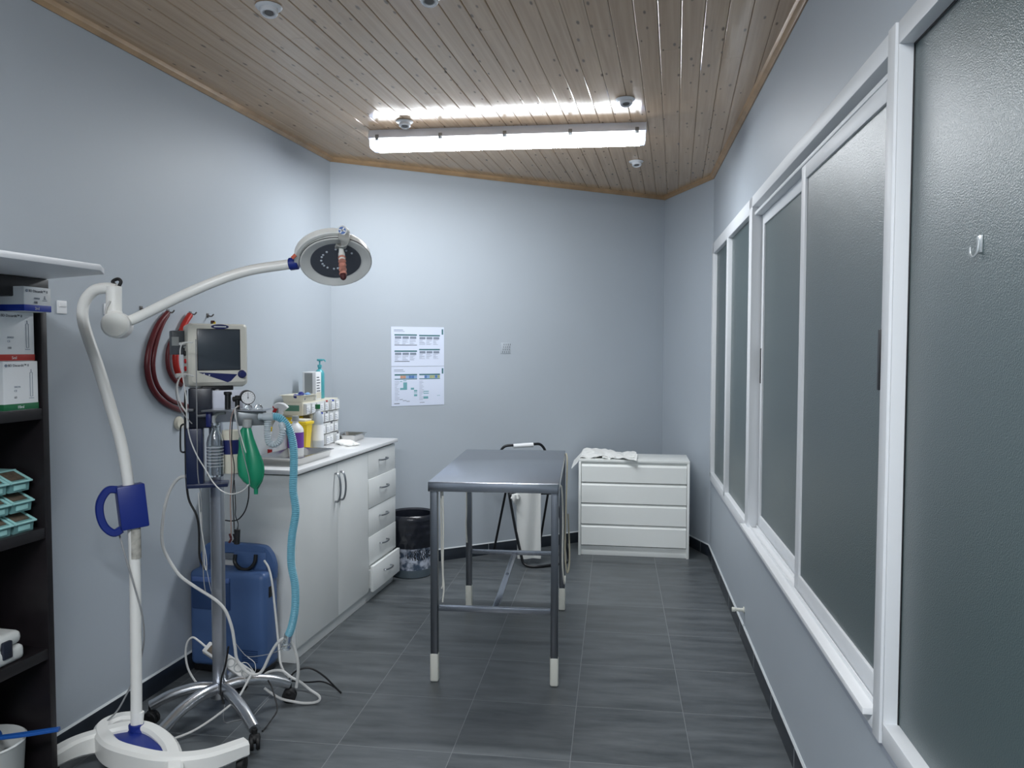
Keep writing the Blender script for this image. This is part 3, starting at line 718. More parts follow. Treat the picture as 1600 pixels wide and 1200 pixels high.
# ------------------------------------------------------------------ bookcase with board on top
BM_ = Matrix.Translation((-1.4626, 2.45, 0)) @ rotz(-.2096)      # x into room, y along the wall; far front corner
bk = thing('bookcase', (-1.4626, 2.45, 0), -.2096, 'tall dark brown open bookcase against the left wall', 'bookcase')
BD, BL, BH = .262, .90, 1.716
g = G(); g.box(-BD, 0, -.024, 0, 0, BH, bev=.0015); g.build('side_panel', SHELF, bk)
g = G(); g.box(-BD, 0, -BL, -BL + .024, 0, BH, bev=.0015); g.build('side_panel', SHELF, bk)
g = G(); g.box(-BD, -BD + .006, -BL + .024, -.024, .02, BH); g.build('back_panel', SHELF, bk)
SH = [.07, .548, .935, 1.312]
for z in SH: g = G(); g.box(-BD + .006, -.002, -BL + .024, -.024, z - .034, z, bev=.0015); g.build('shelf', SHELF, bk)
g = G(); g.box(-BD, .006, -BL, .006, BH - .062, BH, bev=.004); g.build('top_panel', SHELF, bk)
g = G()
bp_ = [(-1.153, 2.19), (-1.200, 2.30), (-1.53, 2.50), (-1.715, 2.47), (-1.985, 1.25), (-1.36, 1.20)]
g.prism(bp_, 0, .017, bev=.0015); g.bm.transform(Matrix.Translation((1.45, -2, 0)))
o = g.build('white_board_panel', BOARD); o.location = (-1.45, 2, BH + .001); tag(o, 'large white board lying on top of the dark bookcase and jutting past it', 'board')
def bkw(x, y, z): return BM_ @ Vector((x, y, z))
# syringe cartons on the upper shelf
def carton(x, y, z, w, h, dpt, stripe, ref, qty, vol, label, rz=0.):
    c = thing('syringe_carton', bkw(x, y, z), -.2096 + rz, label, 'box', 'syringe cartons on the upper shelf')
    g = G(); g.box(-dpt, 0, -w, 0, 0, h, bev=.0015); g.build('box_body', CARD_W, c)
    g = G(); g.box(-dpt - .0003, .0005, -w - .0005, .0005, .001, .020, bev=.0005); g.build('coloured_band', stripe, c)
    F = Matrix(((0, 0, 1, .0008), (1, 0, 0, 0), (0, 1, 0, 0), (0, 0, 0, 1)))
    def tx(s, y, zz, sz, m=INK): text('printed_text', s, sz, F @ Matrix.Translation((y, zz, 0)), m, c)
    tx('BD Discardit\u2122 II', -w + .018, h - .016, .0108)
    tx(ref, -w + .038, h * .42 + .006, .0078, INK_L); tx('CE', -w + .038, h * .42 - .006, .009, INK_L); tx(qty, -w + .038, max(.024, h * .42 - .026), .0095); tx(vol, -w * .62, .0055, .0125, CARD_W)
    g = G(); 
    g.lathe([(.006, 0), (.0085, 0), (.0085, .002), (.006, .002)], F @ Matrix.Translation((-w + .010, h - .0125, 0)) @ Matrix.Diagonal((.5, .5, 1, 1)), 16)
    y0 = -.026; z0 = .040; z1 = h - .035
    for a in (-.0045, .0045): g.box(.0004, .001, y0 + a - .0006, y0 + a + .0006, z0, z1)
    for zz in (z0, z1): g.box(.0004, .001, y0 - .0045, y0 + .0045, zz - .0005, zz + .0005)
    g.box(.0004, .001, y0 - .009, y0 + .009, z0 - .006, z0 - .0045); g.box(.0004, .001, y0 - .001, y0 + .001, z1, z1 + .010); g.build('syringe_drawing', INK_L, c)
    return c
zz = SH[3]
carton(-.006, -.034, zz, .128, .148, .2, STR_G, '300296', '60', '10ml', 'syringe carton with a green band, lowest of the three on the shelf')
carton(-.010, -.040, zz + .149, .138, .148, .2, STR_R, '309050', '100', '5ml', 'syringe carton with a red band, middle of the three on the shelf')
carton(.036, -.020, zz + .298, .108, .074, .2, STR_B, '300928', '100', '2ml', 'small syringe carton with a blue band on top of the stack', .05)
# teal storage bins
first = None
W_, D_, H_ = .079, .17, .062
for r in range(3):
    for k in range(2):
        lb = 'clear teal storage bin, %s, %s' % (['bottom tier', 'middle tier', 'top tier'][r], ['next to the side panel', 'second from the side panel', 'third from the side panel'][k])
        if first is None:
            first = thing('storage_bin', (0, 0, 0), 0)
            g = G(); V = []
            for y in (-W_ + .003, -.003): V += [(-D_, y, 0), (-.004, y, 0), (0, y, .030), (-.055, y, .056), (-D_, y, .056)]
            g._add(V, [[0, 1, 2, 3, 4], [9, 8, 7, 6, 5]] + [[i, 5 + i, 5 + (i + 1) % 5, (i + 1) % 5] for i in range(5)]); g.build('body', TEAL_CL, first)
            g = G(); g._add([(-.050, -W_ + .010, .0575), (-.050, -.010, .0575), (-.010, -.010, .0375), (-.010, -W_ + .010, .0375), (-.050, -W_ + .010, .0525), (-.050, -.010, .0525), (-.010, -.010, .0325), (-.010, -W_ + .010, .0325)], [[0, 1, 2, 3], [7, 6, 5, 4], [0, 3, 7, 4], [1, 5, 6, 2], [0, 4, 5, 1], [3, 2, 6, 7]]); g.build('contents', BROWN, first)
            g = G(); g.strap([(.006, -W_ + .001, .031), (.006, -.001, .031)], .008, .006, sm=0); g.strap([(.004, -.004, .033), (-.056, -.004, .060)], .007, .005, sm=0); g.strap([(.004, -W_ + .004, .033), (-.056, -W_ + .004, .060)], .007, .005, sm=0)
            g.strap([(-.056, -W_, .060), (-.056, 0, .060)], .009, .005, sm=0); g.box(-D_, -.056, -W_, 0, .057, .062, bev=.001); g.build('rim', TEAL_RIM, first)
            g = G(); g.box(-.003, .001, -W_ + .018, -.018, .006, .022, bev=.001); g.build('label_holder', TEAL_RIM, first)
            b = first
        else: b = copy_tree(first)
        tag(b, lb, 'storage bin', 'teal bins on the middle shelf')
        place(b, bkw(-.030 + .006 * (2 - r), -.048 - k * (W_ + .006), SH[2] + r * .0622), -.2096)
# white case on the lower shelf
cs = thing('carry_case', bkw(-.012, -.10, SH[1]), -.2096, 'white hard case with a dark latch on the lower shelf', 'case')
g = G(); g.box(-.22, 0, -.34, 0, .0, .048, bev=.016, seg=3); g.build('lower_shell', CASE_W, cs)
g = G(); g.box(-.22, -.004, -.338, -.004, .05, .092, bev=.018, seg=3); g.build('lid', CASE_W, cs)
g = G(); g.box(-.008, .006, -.085, -.052, .022, .075, bev=.004); g.build('latch', LATCH, cs)
# tub with blue scoop in front of the bottom shelf
q = atz(22, 1215, 0.10); tubp = bkw(-.125, -.150, SH[0] + .0005)
tt = thing('plastic_tub', tubp, .2, 'white rounded tub on the bottom shelf of the dark bookcase', 'tub')
g = G(); g.lathe([(0, 0), (.090, 0), (.096, .01), (.110, .215), (.115, .222), (.110, .226), (.104, .215), (.088, .014), (0, .012)], n=32); g.build('body', CASE_W, tt)
scp = thing('blue_scoop', tubp + Vector((0, 0, .226)), .1, 'blue plastic scoop resting across the white tub with its handle sticking out', 'scoop')
g = G(); g.tube([(.05 * math.cos(a) - .01, .05 * math.sin(a), .008) for a in [i * PI / 8 for i in range(17)]], .0075, 8, 2); g.build('rim', SKIRT_B, scp)
g = G(); g.strap([(.038, 0, .009), (.12, .005, .014), (.215, .012, .022)], lambda t: .018 + .004 * math.sin(t * 3), .010); g.build('handle', SKIRT_B, scp)

# ------------------------------------------------------------------ examination lamp
LY = 2.774
lp0 = atz(213, 1145, .10); lp = thing('examination_lamp', (lp0.x, lp0.y, 0), 0, 'white floor standing examination lamp with curved pole and round head', 'lamp')
def arc(pp, z): return [atz(x, y, z) for x, y in pp]
TOPZ = .128
def leg_path(pp): 
    P = arc(pp, TOPZ); return [p - Vector((0, 0, .038)) for p in P]
hh = lambda t: .055 + .030 * math.sin(PI * t)
g = G(); g.strap(leg_path([(222, 1110), (185, 1115), (160, 1132), (172, 1158), (215, 1173), (262, 1179), (322, 1172), (384, 1150)]), .056, hh); l1 = g.build('curved_leg', LAMP_W, lp, world=True)
g = G(); g.strap(leg_path([(70, 1174), (115, 1152), (155, 1141), (190, 1133), (222, 1131), (250, 1143), (270, 1168), (272, 1225)]), .056, lambda t: hh(t) - .002); l2 = g.build('curved_leg', LAMP_W, lp, world=True)
g = G(); lens = [(160, 1143), (174, 1158), (205, 1170), (240, 1177), (268, 1180), (264, 1166), (248, 1148), (222, 1136), (190, 1136)]
g.prism([(p.x, p.y) for p in arc(lens, .105)], .085, .112, bev=.004)
g.lathe([(.06, 0), (.05, .010), (.028, .018), (0, .019)], Matrix.Translation((lp0.x, lp0.y, .110)) @ rotz(-.25) @ Matrix.Diagonal((1, .42, 1, 1))); g.build('base_cover', LAMP_B, lp, world=True)
g = G(); g.cyl((lp0.x, lp0.y, .09), (lp0.x, lp0.y, .135), .026); g.build('pole_socket', LAMP_B, lp, world=True)
for px, py in ((222, 1110), (376, 1152), (80, 1168), (272, 1215)):
    q = atz(px, py, TOPZ); leg = l1 if px in (222, 376) else l2
    g = G(); g.cyl((q.x - .010, q.y, .030), (q.x + .016, q.y, .030), .029); g.box(q.x - .014, q.x + .020, q.y - .015, q.y + .015, .03, .070, bev=.005); g.build('caster', RUBBER, leg, world=True)
pp = [(213, 1143), (213, 1080), (212, 980), (210.5, 880), (206, 800), (192, 705), (171, 630), (153, 572), (135, 520), (129, 492), (133, 470), (147, 454), (166, 450), (182, 452)]
g = G(); g.tube([at(x, y, LY) for x, y in pp], .0195, 18, 8); g.build('pole', LAMP_W, lp, world=True)
g = G(); g.tube([at(218, 1138, LY - .0), at(220, 1112, LY)], .012, 10, 0); g.build('pole_clamp', LAMP_W, lp, world=True)
for (a, b_) in (((151, 540), (148, 560)), ((209, 826), (210, 840)), ((210.5, 843), (211, 858))):
    pass
g = G(); g.tube([at(210.5, 826, LY), at(211.6, 872, LY)], .0201, 18, 0); g.build('rating_label', mat('label_film', (178, 176, 168), .5, var=.3, vscale=40), lp, world=True)
g = G(); g.cyl(at(178, 447, LY), at(178, 492, LY), .026); g.cyl(at(178, 486, LY), at(178, 490, LY), .028); g.build('swivel', LAMP_W, lp, world=True)
jc = at(183, 508, LY - .035); ax = Vector((.32, -1, .02)).normalized()
g = G(); g.cyl(jc + ax * .045, jc - ax * .055, .046, 28); g.build('elbow_joint', LAMP_W, lp, world=True)
g = G(); g.cyl(jc + ax * .046, jc + ax * .0475, .040, 28); g.build('joint_cap', mat('joint_cap_grey', (228, 228, 222), .4), lp, world=True)
HY = 2.90
arm = [at(196, 503, LY), at(215, 496, LY), at(300, 455, 2.80), at(380, 425, 2.85), at(458, 412, HY)]
g = G(); g.tube(arm, .0185, 18, 6); g.build('arm', LAMP_W, lp, world=True)
g = G(); g.tube([at(181, 446, LY), at(176, 440, LY), at(184, 436, LY), at(189, 440, LY), at(186, 447, LY)], .006, 8); g.build('cable_loop', RUBBER, lp, world=True)
g = G(); g.tube([at(172, 470, LY - .03), at(166, 482, LY - .03), at(165, 495, LY - .02)], .004, 8); g.build('cable', CABLE_W, lp, world=True)
g = G(); g.cyl(at(452, 413, HY - .004), at(466, 411, HY - .004), .0235, 20); g.box(0, 0, 0, 0, 0, 0) if 0 else None; g.build('collar', LAMP_B, lp, world=True)
# head
nrm = Vector((.17, -.56, -.81)).normalized(); hc = at(525, 410, HY)
zax = nrm; xax = Vector((1, 0, .22)); xax = (xax - zax * xax.dot(zax)).normalized(); yax = zax.cross(xax)
HM = Matrix.Translation(hc) @ Matrix((xax, yax, zax)).transposed().to_4x4()
RH = .130
def hm(r, deg, z): return HM @ Vector((r * math.cos(math.radians(deg)), r * math.sin(math.radians(deg)), z))
g = G(); g.lathe([(0, -.060), (.05, -.058), (.095, -.052), (.120, -.040), (.129, -.026), (RH, -.002), (RH, .003), (RH - .004, .004), (.099, -.006), (.093, -.008), (0, -.008)], HM, 48); hd = g.build('lamp_head', LAMP_W, lp, world=True)
g = G(); g.lathe([(RH - .001, -.003), (RH + .0015, -.003), (RH + .0015, .001), (RH - .001, .001)], HM, 48, loop=True); g.build('rim_seal', GASKET, hd, world=True)
g = G(); g.lathe([(0, -.0075), (.092, -.0075), (.092, -.005), (0, -.005)], HM, 48); g.build('lens', LAMP_FACE, hd, world=True)
g = G()
for i in range(18):
    rr_ = .025 + .05 * ((i * .618) % 1); a = i * 2.4; g.lathe([(0, -.005), (.0045, -.005), (.0038, -.0025), (0, -.002)], HM @ Matrix.Translation((rr_ * math.cos(a), rr_ * math.sin(a), 0)), 8)
g.build('light_emitter_beads', LED, hd, world=True)
g = G(); g.strap([at(462, 412, HY), hm(.150, 178, -.020)] + [hm(.141, d_, -.020) for d_ in (165, 145, 125, 105, 85, 66)], .018, lambda t: .024 + .006 * math.sin(PI * t), up=nrm); g.build('yoke', LAMP_W, lp, world=True)
q = hm(.150, 153, -.006) - FWD * .006; g = G(); g.box(-.009, .009, -.002, .002, -.006, .006, M=Matrix.Translation(q) @ Matrix.Rotation(-.75, 4, 'Y')); g.build('warning_sticker', ORANGE, lp, world=True)
q = hm(.141, 61, -.024); g = G(); g.cyl(q + Vector((0, .03, 0)), q + Vector((0, -.022, .0)), .0175, 24); g.build('hinge_cap', LAMP_W, lp, world=True)
g = G(); g.lathe([(0, 0), (.0135, 0), (.0135, .001), (0, .001)], Matrix.Translation(q + Vector((0, -.0215, 0))) @ Matrix.Rotation(PI / 2, 4, 'X'), 24); hb = g.build('hinge_badge', mat('badge_blue', (50, 100, 170), .4), lp, world=True)
g = G()
for a in (.3, -.9):
    g.box(-.012, .012, -.0008, 0, -.0022, .0022, M=Matrix.Translation(q + Vector((0, -.0226, 0))) @ Matrix.Rotation(a, 4, 'Y'))
g.build('badge_bars', DIAL, lp, world=True)
g = G(); g.strap([hm(.142, 61, -.01), hm(.140, 61, .012), hm(.118, 62, .016), hm(.092, 63, .010)], .040, .012, up=(hm(.1, 61, 0) - hc)); g.build('handle_bracket', mat('bracket_grey', (170, 170, 166), .45), lp, world=True)
h0 = hm(.098, 62, .008); h1 = h0 + nrm * .158
g = G(); g.tube([h0, h0.lerp(h1, .22), h0.lerp(h1, .24), h0.lerp(h1, .45)], lambda t: .008 + .004 * min(1, t * 1.6), 14, 3); g.build('handle', LAMP_W, lp, world=True)
g = G(); g.tube([h0.lerp(h1, .34), h0.lerp(h1, .6), h0.lerp(h1, .9)], lambda t: .0125 + .0018 * math.sin(t * 30), 14, 10); g.build('handle_tape', BANDAGE, lp, world=True)
g = G(); g.tube([h0.lerp(h1, .87), h0.lerp(h1, .95), h1], lambda t: .0125 - .008 * t * t, 12, 3); g.build('handle_tip', MAROON, lp, world=True)
# grip block on the pole
gm = Matrix.Translation(at(198, 792, LY - .005)) @ Matrix.Rotation(-.10, 4, 'Y') @ rotz(.62)
g = G(); g.box(-.030, .062, -.036, .026, -.078, .078, bev=.005, M=gm); gb = g.build('grip_block', LAMP_B, lp, world=True)
g = G(); g.strap([gm @ Vector(v) for v in ((-.025, -.005, .068), (-.055, -.005, .070), (-.082, -.005, .035), (-.088, -.005, -.01), (-.078, -.005, -.055), (-.052, -.005, -.083), (-.025, -.005, -.075))], .026, .021, up=(gm.to_3x3() @ Vector((0, -1, 0)))); g.build('grip_handle', LAMP_B, lp, world=True)
g = G(); g.tube([at(186, 833, LY + .0), at(190, 848, LY - .02), at(199, 880, LY - .03), at(211, 920, LY - .028), at(221, 955, LY - .02), at(225, 985, LY + .01), at(224, 1010, LY + .04), at(217, 1040, LY + .06), at(206, 1068, LY + .06), at(185, 1108, LY + .05), at(165, 1130, LY + .03), at(157, 1148, LY - .03)], .0032, 8); g.build('power_cord', CABLE_G, lp, world=True)

# ------------------------------------------------------------------ equipment trolley
PX, PY = -1.186, 3.104
tr_ = thing('equipment_trolley', (PX, PY, 0), 0, 'aluminium equipment trolley with five curved legs carrying the monitor', 'trolley')
def pw(x, y, z): return Vector((PX + x, PY + y, z))
g = G(); g.box(-.024, .024, -.020, .020, .12, 1.34, bev=.008, seg=3, M=Matrix.Translation((PX, PY, 0))); g.build('pole', ALU, tr_, world=True)
g = G(); g.cyl(pw(0, 0, .085), pw(0, 0, .140), .042); g.build('hub', CHROME, tr_, world=True)
ends = [atz(236, 1100, .085), atz(253, 1142, .075), atz(400, 1138, .085), atz(452, 1066, .085), pw(.0, .25, .085)]
for i, e in enumerate(ends):
    c = Vector((PX, PY, .125)); dv = (e - c); dv.z = 0
    if dv.length > .34: dv = dv.normalized() * .34
    e2 = c + dv; e2.z = .078
    g = G(); g.tube([c + dv * .08, c + dv * .35 + Vector((0, 0, .006)), c + dv * .7 + Vector((0, 0, -.012)), e2], lambda t: .0240 - .003 * t, 14, 5); lg = g.build('leg', CHROME, tr_, world=True)
    g = G(); w = Vector((e2.x, e2.y, .029)); a_ = Vector((-dv.y, dv.x, 0)).normalized().lerp(dv.normalized(), .3).normalized()
    for s in (-1, 1): g.cyl(w + a_ * (.004 * s), w + a_ * (.019 * s), .029)
    g.sphere(w + Vector((0, 0, .014)), .022, (1, 1, .9)); g.cyl(w, w + Vector((0, 0, .05)), .010); g.build('caster', RUBBER, lg, world=True)
YA = 3.0
# navy column bracket and shelf plate
cm = Matrix.Translation(at(318, 680, YA + .03)) @ rotz(.30)
g = G(); g.box(-.050, .035, -.03, .03, .03, .185, bev=.004, M=cm); g.build('bracket_housing', mat('near_black_blue', (14, 20, 38), .3), tr_, world=True)
g = G(); g.box(-.062, .000, -.04, .04, -.190, .03, bev=.005, M=cm); g.box(-.060, .090, -.05, .03, -.200, -.184, bev=.003, M=cm); g.build('bracket_column', NAVY_M, tr_, world=True)
g = G(); g.box(.012, .148, -.012, .006, .050, .175, bev=.002, M=cm); g.build('white_backplate', PANEL_W, tr_, world=True)
g = G(); g.strap([at(324, 641, YA - .03), at(372, 640, YA - .04), at(418, 640, YA - .04)], .10, .006, sm=0); g.build('shelf_plate', CHROME, tr_, world=True)
g = G(); g.tube([at(283, 665, YA), at(282, 672, YA), at(282, 700, YA), at(284, 706, YA), at(289, 706, YA), at(290, 700, YA), at(290, 668, YA), at(287, 663, YA), at(283, 665, YA)], .0035, 8); g.build('cable_hook', BLACK, tr_, world=True)
g = G(); g.cyl(at(292, 744, YA), at(304, 743, YA), .012); g.build('clamp_knob', CHROME, tr_, world=True)
for x, y in ((296, 647), (299, 652), (346, 650)): pass
g = G(); g.cyl(at(292, 641, YA - .02), at(303, 641, YA - .02), .006, 10); g.cyl(at(308, 650, YA - .02), at(325, 649, YA - .02), .006, 10); g.build('tube_connector', CHROME, tr_, world=True)
g = G(); g.box(-.008, .012, -.01, .01, -.03, .03, bev=.004, M=Matrix.Translation(at(326, 655, YA - .05))); g.build('blue_port', NAVY, tr_, world=True)

# valve manifold with gauge
mf = thing('gas_manifold', at(388, 650, YA - .04), 0, 'metal gas manifold with a round pressure gauge below the monitor', 'gas manifold')
mm_ = Matrix.Translation(at(390, 651, YA - .04)) @ rotz(.35)
g = G(); g.box(-.045, .060, -.03, .03, -.032, .022, bev=.003, M=mm_); g.build('block', mat('cast_metal', (132, 136, 138), .35, metal=.8), mf, world=True)
gc = at(387, 621, YA - .06); gx = Vector((.45, -1, .0)).normalized()
g = G(); g.cyl(gc - gx * .046, gc + gx * .012, .0265, 28); g.build('gauge_case', BLACK, mf, world=True)
g = G(); g.cyl(gc + gx * .0115, gc + gx * .014, .0235, 28); dl = g.build('gauge_dial', DIAL, mf, world=True)
RM = Matrix.Translation(gc + gx * .0146) @ gx.to_track_quat('Z', 'Y').to_matrix().to_4x4()
g = G(); g.box(-.0008, .0008, -.006, .017, 0, .0006, M=RM); g.lathe([(0, 0), (.0025, 0), (.0025, .001), (0, .001)], RM, 10)
for k in range(11):
    a = -2.3 + 4.6 * k / 10; g.box(-.0005, .0005, .017, .021, 0, .0004, M=RM @ Matrix.Rotation(a, 4, 'Z'))
g.build('gauge_needle', INK, dl, world=True)
g = G(); g.cyl(at(356, 640, YA - .05), at(356, 614, YA - .05), .011, 16); g.cyl(at(356, 617, YA - .05), at(356, 612, YA - .05), .015, 16); g.build('relief_valve', BLACK, mf, world=True)
g = G(); g.cyl(at(364, 624, YA - .05), at(378, 622, YA - .05), .010, 14); g.cyl(at(371, 640, YA - .05), at(371, 618, YA - .05), .009, 12); g.build('valve_pipe', BLACK, mf, world=True)
for x in (388, 404):
    g = G(); g.lathe([(0, .022), (.009, .020), (.015, .010), (.017, 0), (0, 0)], Matrix.Translation(at(x, 640, YA - .055)), 16); g.build('valve_dome', CLEAR, mf, world=True)
g = G(); g.tube([at(334, 662, YA - .04), at(334, 652, YA - .04), at(341, 646, YA - .04), at(352, 644, YA - .04)], .008, 10); g.build('suction_elbow', GREY_B, mf, world=True)

# suction jar and carton on the bracket shelf
jp = at(337, 744, YA - .04); jar = thing('suction_jar', jp, 0, 'clear graduated glass suction jar standing on the trolley bracket', 'jar')
g = G(); g.lathe([(0, 0), (.028, 0), (.031, .006), (.031, .13), (.027, .15), (.015, .175), (.014, .188), (.017, .190), (.017, .198), (.012, .198), (.012, .178), (.024, .15), (.028, .13), (.028, .008), (0, .005)], n=28); g.build('jar_body', GLASS_J, jar)
g = G(); g.lathe([(0, .196), (.018, .196), (.018, .206), (0, .206)]); g.build('jar_lid', CHROME, jar)
g = G(); 
for k in range(7): g.lathe([(.0312, .04 + .012 * k), (.0315, .04 + .012 * k), (.0315, .0415 + .012 * k), (.0312, .0415 + .012 * k)], n=24)
g.build('graduation_marks', DIAL, jar)
cbp = at(362, 738, YA + .02); cbx = thing('absorbent_canister', cbp, .3, 'cream canister with a purple label behind the green bag', 'canister')
g = G(); g.lathe([(0, 0), (.036, 0), (.038, .004), (.038, .09), (.034, .165), (0, .168)], n=28); g.build('body', CREAM, cbx)
g = G(); g.lathe([(.0385, .075), (.0392, .075), (.0385, .130), (.0378, .130)], n=28); g.build('purple_label', NAVY, cbx)

# green breathing bag
bgp = at(398, 768, YA - .09); bag = thing('breathing_bag', bgp, 0, 'dark green rubber breathing bag hanging below the manifold', 'bag')
g = G()
rows = [(386, 665, 5), (385, 672, 9), (386, 685, 12), (389, 700, 15), (391, 715, 19), (393, 730, 20.5), (394, 742, 20), (396, 752, 15), (398, 759, 8), (400, 764, 3.2), (400, 772, 3.0)]
V = []; n = 60
for cx_, y, hw in rows:
    c = at(cx_, y, YA - .09); r = hw * (YA - .09) / FPX
    for k in range(n):
        th = 2 * PI * k / n; q = 1.06 - (.42 * max(math.exp(-(((th - t_ + PI) % (2 * PI) - PI) / .38) ** 2) for t_ in (-1.85, .35, 2.4)) if hw > 8 else 0); V.append(c + Vector((r * q * math.cos(th), r * q * .72 * math.sin(th), 0)))
F = [[i * n + k, i * n + (k + 1) % n, (i + 1) * n + (k + 1) % n, (i + 1) * n + k] for i in range(len(rows) - 1) for k in range(n)] + [list(range(n)), list(range((len(rows) - 1) * n, len(rows) * n))]
g._add(V, F); o = g.build('bag_body', BAG_G, bag, world=True)
g = G(); g.cyl(at(386, 668, YA - .09), at(387, 655, YA - .09), .017); g.build('bag_mount', GREY_B, bag, world=True)
g = G(); g.tube([at(407, 712, YA - .14), at(412, 730, YA - .14), at(410, 748, YA - .13), at(401, 762, YA - .10)], .0025, 6); g.build('seam', BAG_G, bag, world=True)

# hoses on the manifold
def rib(L_, r, amp=.0016, pitch_=.0052): return lambda t: r + amp * math.sin(2 * PI * t * L_ / pitch_)
def ribbed(name, pts, r, m, label, cat='hose', pitch_=.0075, amp=.0016):
    P = smooth_path([Vector(p) for p in pts], 14); Ln = sum((b - a).length for a, b in zip(P, P[1:])); N_ = int(Ln / pitch_ * 4)
    # resample evenly
    out = [P[0]]; step = Ln / N_; acc = 0
    for a, b in zip(P, P[1:]):
        s = (b - a).length
        while acc + s >= step and s > 1e-9:
            t = (step - acc) / s; a = a.lerp(b, t); out.append(a); s = (b - a).length; acc = 0
        acc += s
    g = G(); n_ = len(out) - 1; g.tube(out, lambda t: r + amp * math.sin(t * n_ * PI / 2), 14, 0)
    lo = min(out, key=lambda v: v.z)
    return solo(name, g, lo, label, cat, m, world=True)
hp = [(424, 650), (437, 653), (449, 666), (456, 684), (459, 705), (459, 735), (458, 765), (462, 800), (456, 840), (455, 880), (461, 915), (461, 950), (456, 978), (451, 992)]
ribbed('breathing_hose', [at(x, y, YA - .07 + .012 * i) for i, (x, y) in enumerate(hp)], .0145, HOSE_B, 'light blue corrugated breathing hose hanging down beside the cabinet')
g = G(); g.cyl(at(404, 651, YA - .07), at(424, 651, YA - .07), .0125, 16); g.cyl(at(411, 651, YA - .07), at(428, 651, YA - .07), .0150, 16)
elb = solo('hose_connector', g, at(410, 651, YA - .07), 'translucent white connector between manifold and blue hose', 'connector', HOSE_C, world=True)
ribbed('elbow_hose', [at(418, 658, YA - .08), at(418, 680, YA - .08), at(421, 692, YA - .08), at(430, 694, YA - .08), at(438, 687, YA - .08), at(442, 672, YA - .08), at(440, 662, YA - .06)], .012, HOSE_C, 'short translucent looped hose under the white connector', pitch_=.008)
he = at(449, 998, YA + .09); g = G(); g.cyl(at(451, 990, YA + .09), at(448, 1006, YA + .09), .016, 14); g.cyl(at(448, 1006, YA + .09), at(447, 1014, YA + .09), .02, 14)
solo('hose_end_piece', g, at(447, 1014, YA + .09), 'clear end piece at the bottom of the blue hose', 'connector', CLEAR, world=True)

# ------------------------------------------------------------------ patient monitor
MC = Vector((-1.158, 3.075, 1.345)); mo = thing('patient_monitor', MC, .62, 'grey patient monitor with a dark square screen on the trolley', 'monitor')
g = G()
w, h, dp = .113, .252, .135
def rr(w0, x, z0, z1, r=.02, n=4):
    P = []
    for cx_, cz, s in ((w0 - r, z1 - r, 0), (-w0 + r, z1 - r, 1), (-w0 + r, z0 + r, 2), (w0 - r, z0 + r, 3)):
        for k in range(n + 1): th = PI / 2 * (s + k / n); P.append((cx_ + r * math.cos(th), x, cz + r * math.sin(th)))
    return P
R_ = [rr(w - .010, .0, .022, h - .006, .012), rr(w, .012, .008, h, .014), rr(w, .045, .0, h, .014), rr(w - .004, dp - .03, .003, h - .004, .014), rr(w - .02, dp, .02, h - .03, .02)]
n = len(R_[0]); V = [p for r in R_ for p in r]
F = [[i * n + k, i * n + (k + 1) % n, (i + 1) * n + (k + 1) % n, (i + 1) * n + k] for i in range(len(R_) - 1) for k in range(n)] + [list(range(n)), list(range((len(R_) - 1) * n, len(R_) * n))]
g._add(V, F); g.build('shell', MON, mo)
g = G(); g.box(-.083, .083, -.002, .004, .068, .232, bev=.002); g.build('screen_bezel', BLACK, mo)
g = G(); g.box(-.080, .080, -.0035, .0, .071, .229, bev=.001); g.build('screen', SCREEN, mo)
g = G(); g.lathe([(0, 0), (.034, 0), (.034, .0025), (0, .003)], Matrix.Translation((.005, .0015, h - .0115)) @ Matrix.Rotation(PI / 2, 4, 'X') @ Matrix.Diagonal((1, .28, 1, 1)), 24); bd = g.build('badge', NAVY, mo)
g = G(); g.box(-.018, .028, -.0026, -.0010, h - .0135, h - .0095); g.build('badge_lettering', DIAL, bd)
g = G(); g.prism([(-.080, .062), (.070, .052), (.045, .026), (.032, .020), (.012, .028), (-.045, .048)], 0, .0035, M=Matrix.Translation((0, .003, 0)) @ Matrix.Rotation(PI / 2, 4, 'X')); g.build('button_panel', NAVY, mo)
g = G()
for x, z in ((-.058, .054), (-.038, .050)): g.lathe([(0, 0), (.003, 0), (.003, .0012), (0, .0012)], Matrix.Translation((x, -.0003, z)) @ Matrix.Rotation(PI / 2, 4, 'X'), 10)
g.build('indicator_lights', DIAL, mo)
g = G(); g.cyl((.088, .003, .052), (.088, -.018, .052), .0135, 20); g.cyl((.088, .003, .052), (.088, -.004, .052), .0165, 20); g.build('control_knob', NAVY, mo)
# ports on the left flank
for i, (z, m, y) in enumerate(((.165, GREY_B, .06), (.135, BLACK, .055), (.105, RED_P, .05), (.075, RED_P, .05))):
    g = G(); g.cyl((-w + .006, y, z), (-w - .006, y, z), .010 if i != 2 else .009, 14); g.build('port', m, mo)
g = G(); g.box(-w - .045, -w + .01, .075, .125, .13, .225, bev=.006); pk = g.build('battery_pack', mat('dark_grey_plastic', (66, 70, 76), .4), mo)
g = G(); g.box(-w - .046, -w - .02, .070, .076, .165, .200, bev=.001); g.build('paper_label', GREY_B, pk)
g = G(); g.cyl((-w - .004, .04, .175), (-w - .026, .03, .172), .006, 10); g.build('plug', CABLE_W, mo)
g = G(); g.cyl((-w - .004, .045, .052), (-w - .04, .035, .048), .009, 12); g.build('plug', CABLE_W, mo)
g = G(BROWN, YEL, MAROON); g.box(-.015, -.008, .05, .06, h - .001, h + .012); g.use(1).box(-.007, .002, .05, .06, h - .001, h + .010); g.use(2).box(-.014, -.002, .049, .06, h + .006, h + .014); 
o = g.build('sticker_tab', None, mo)
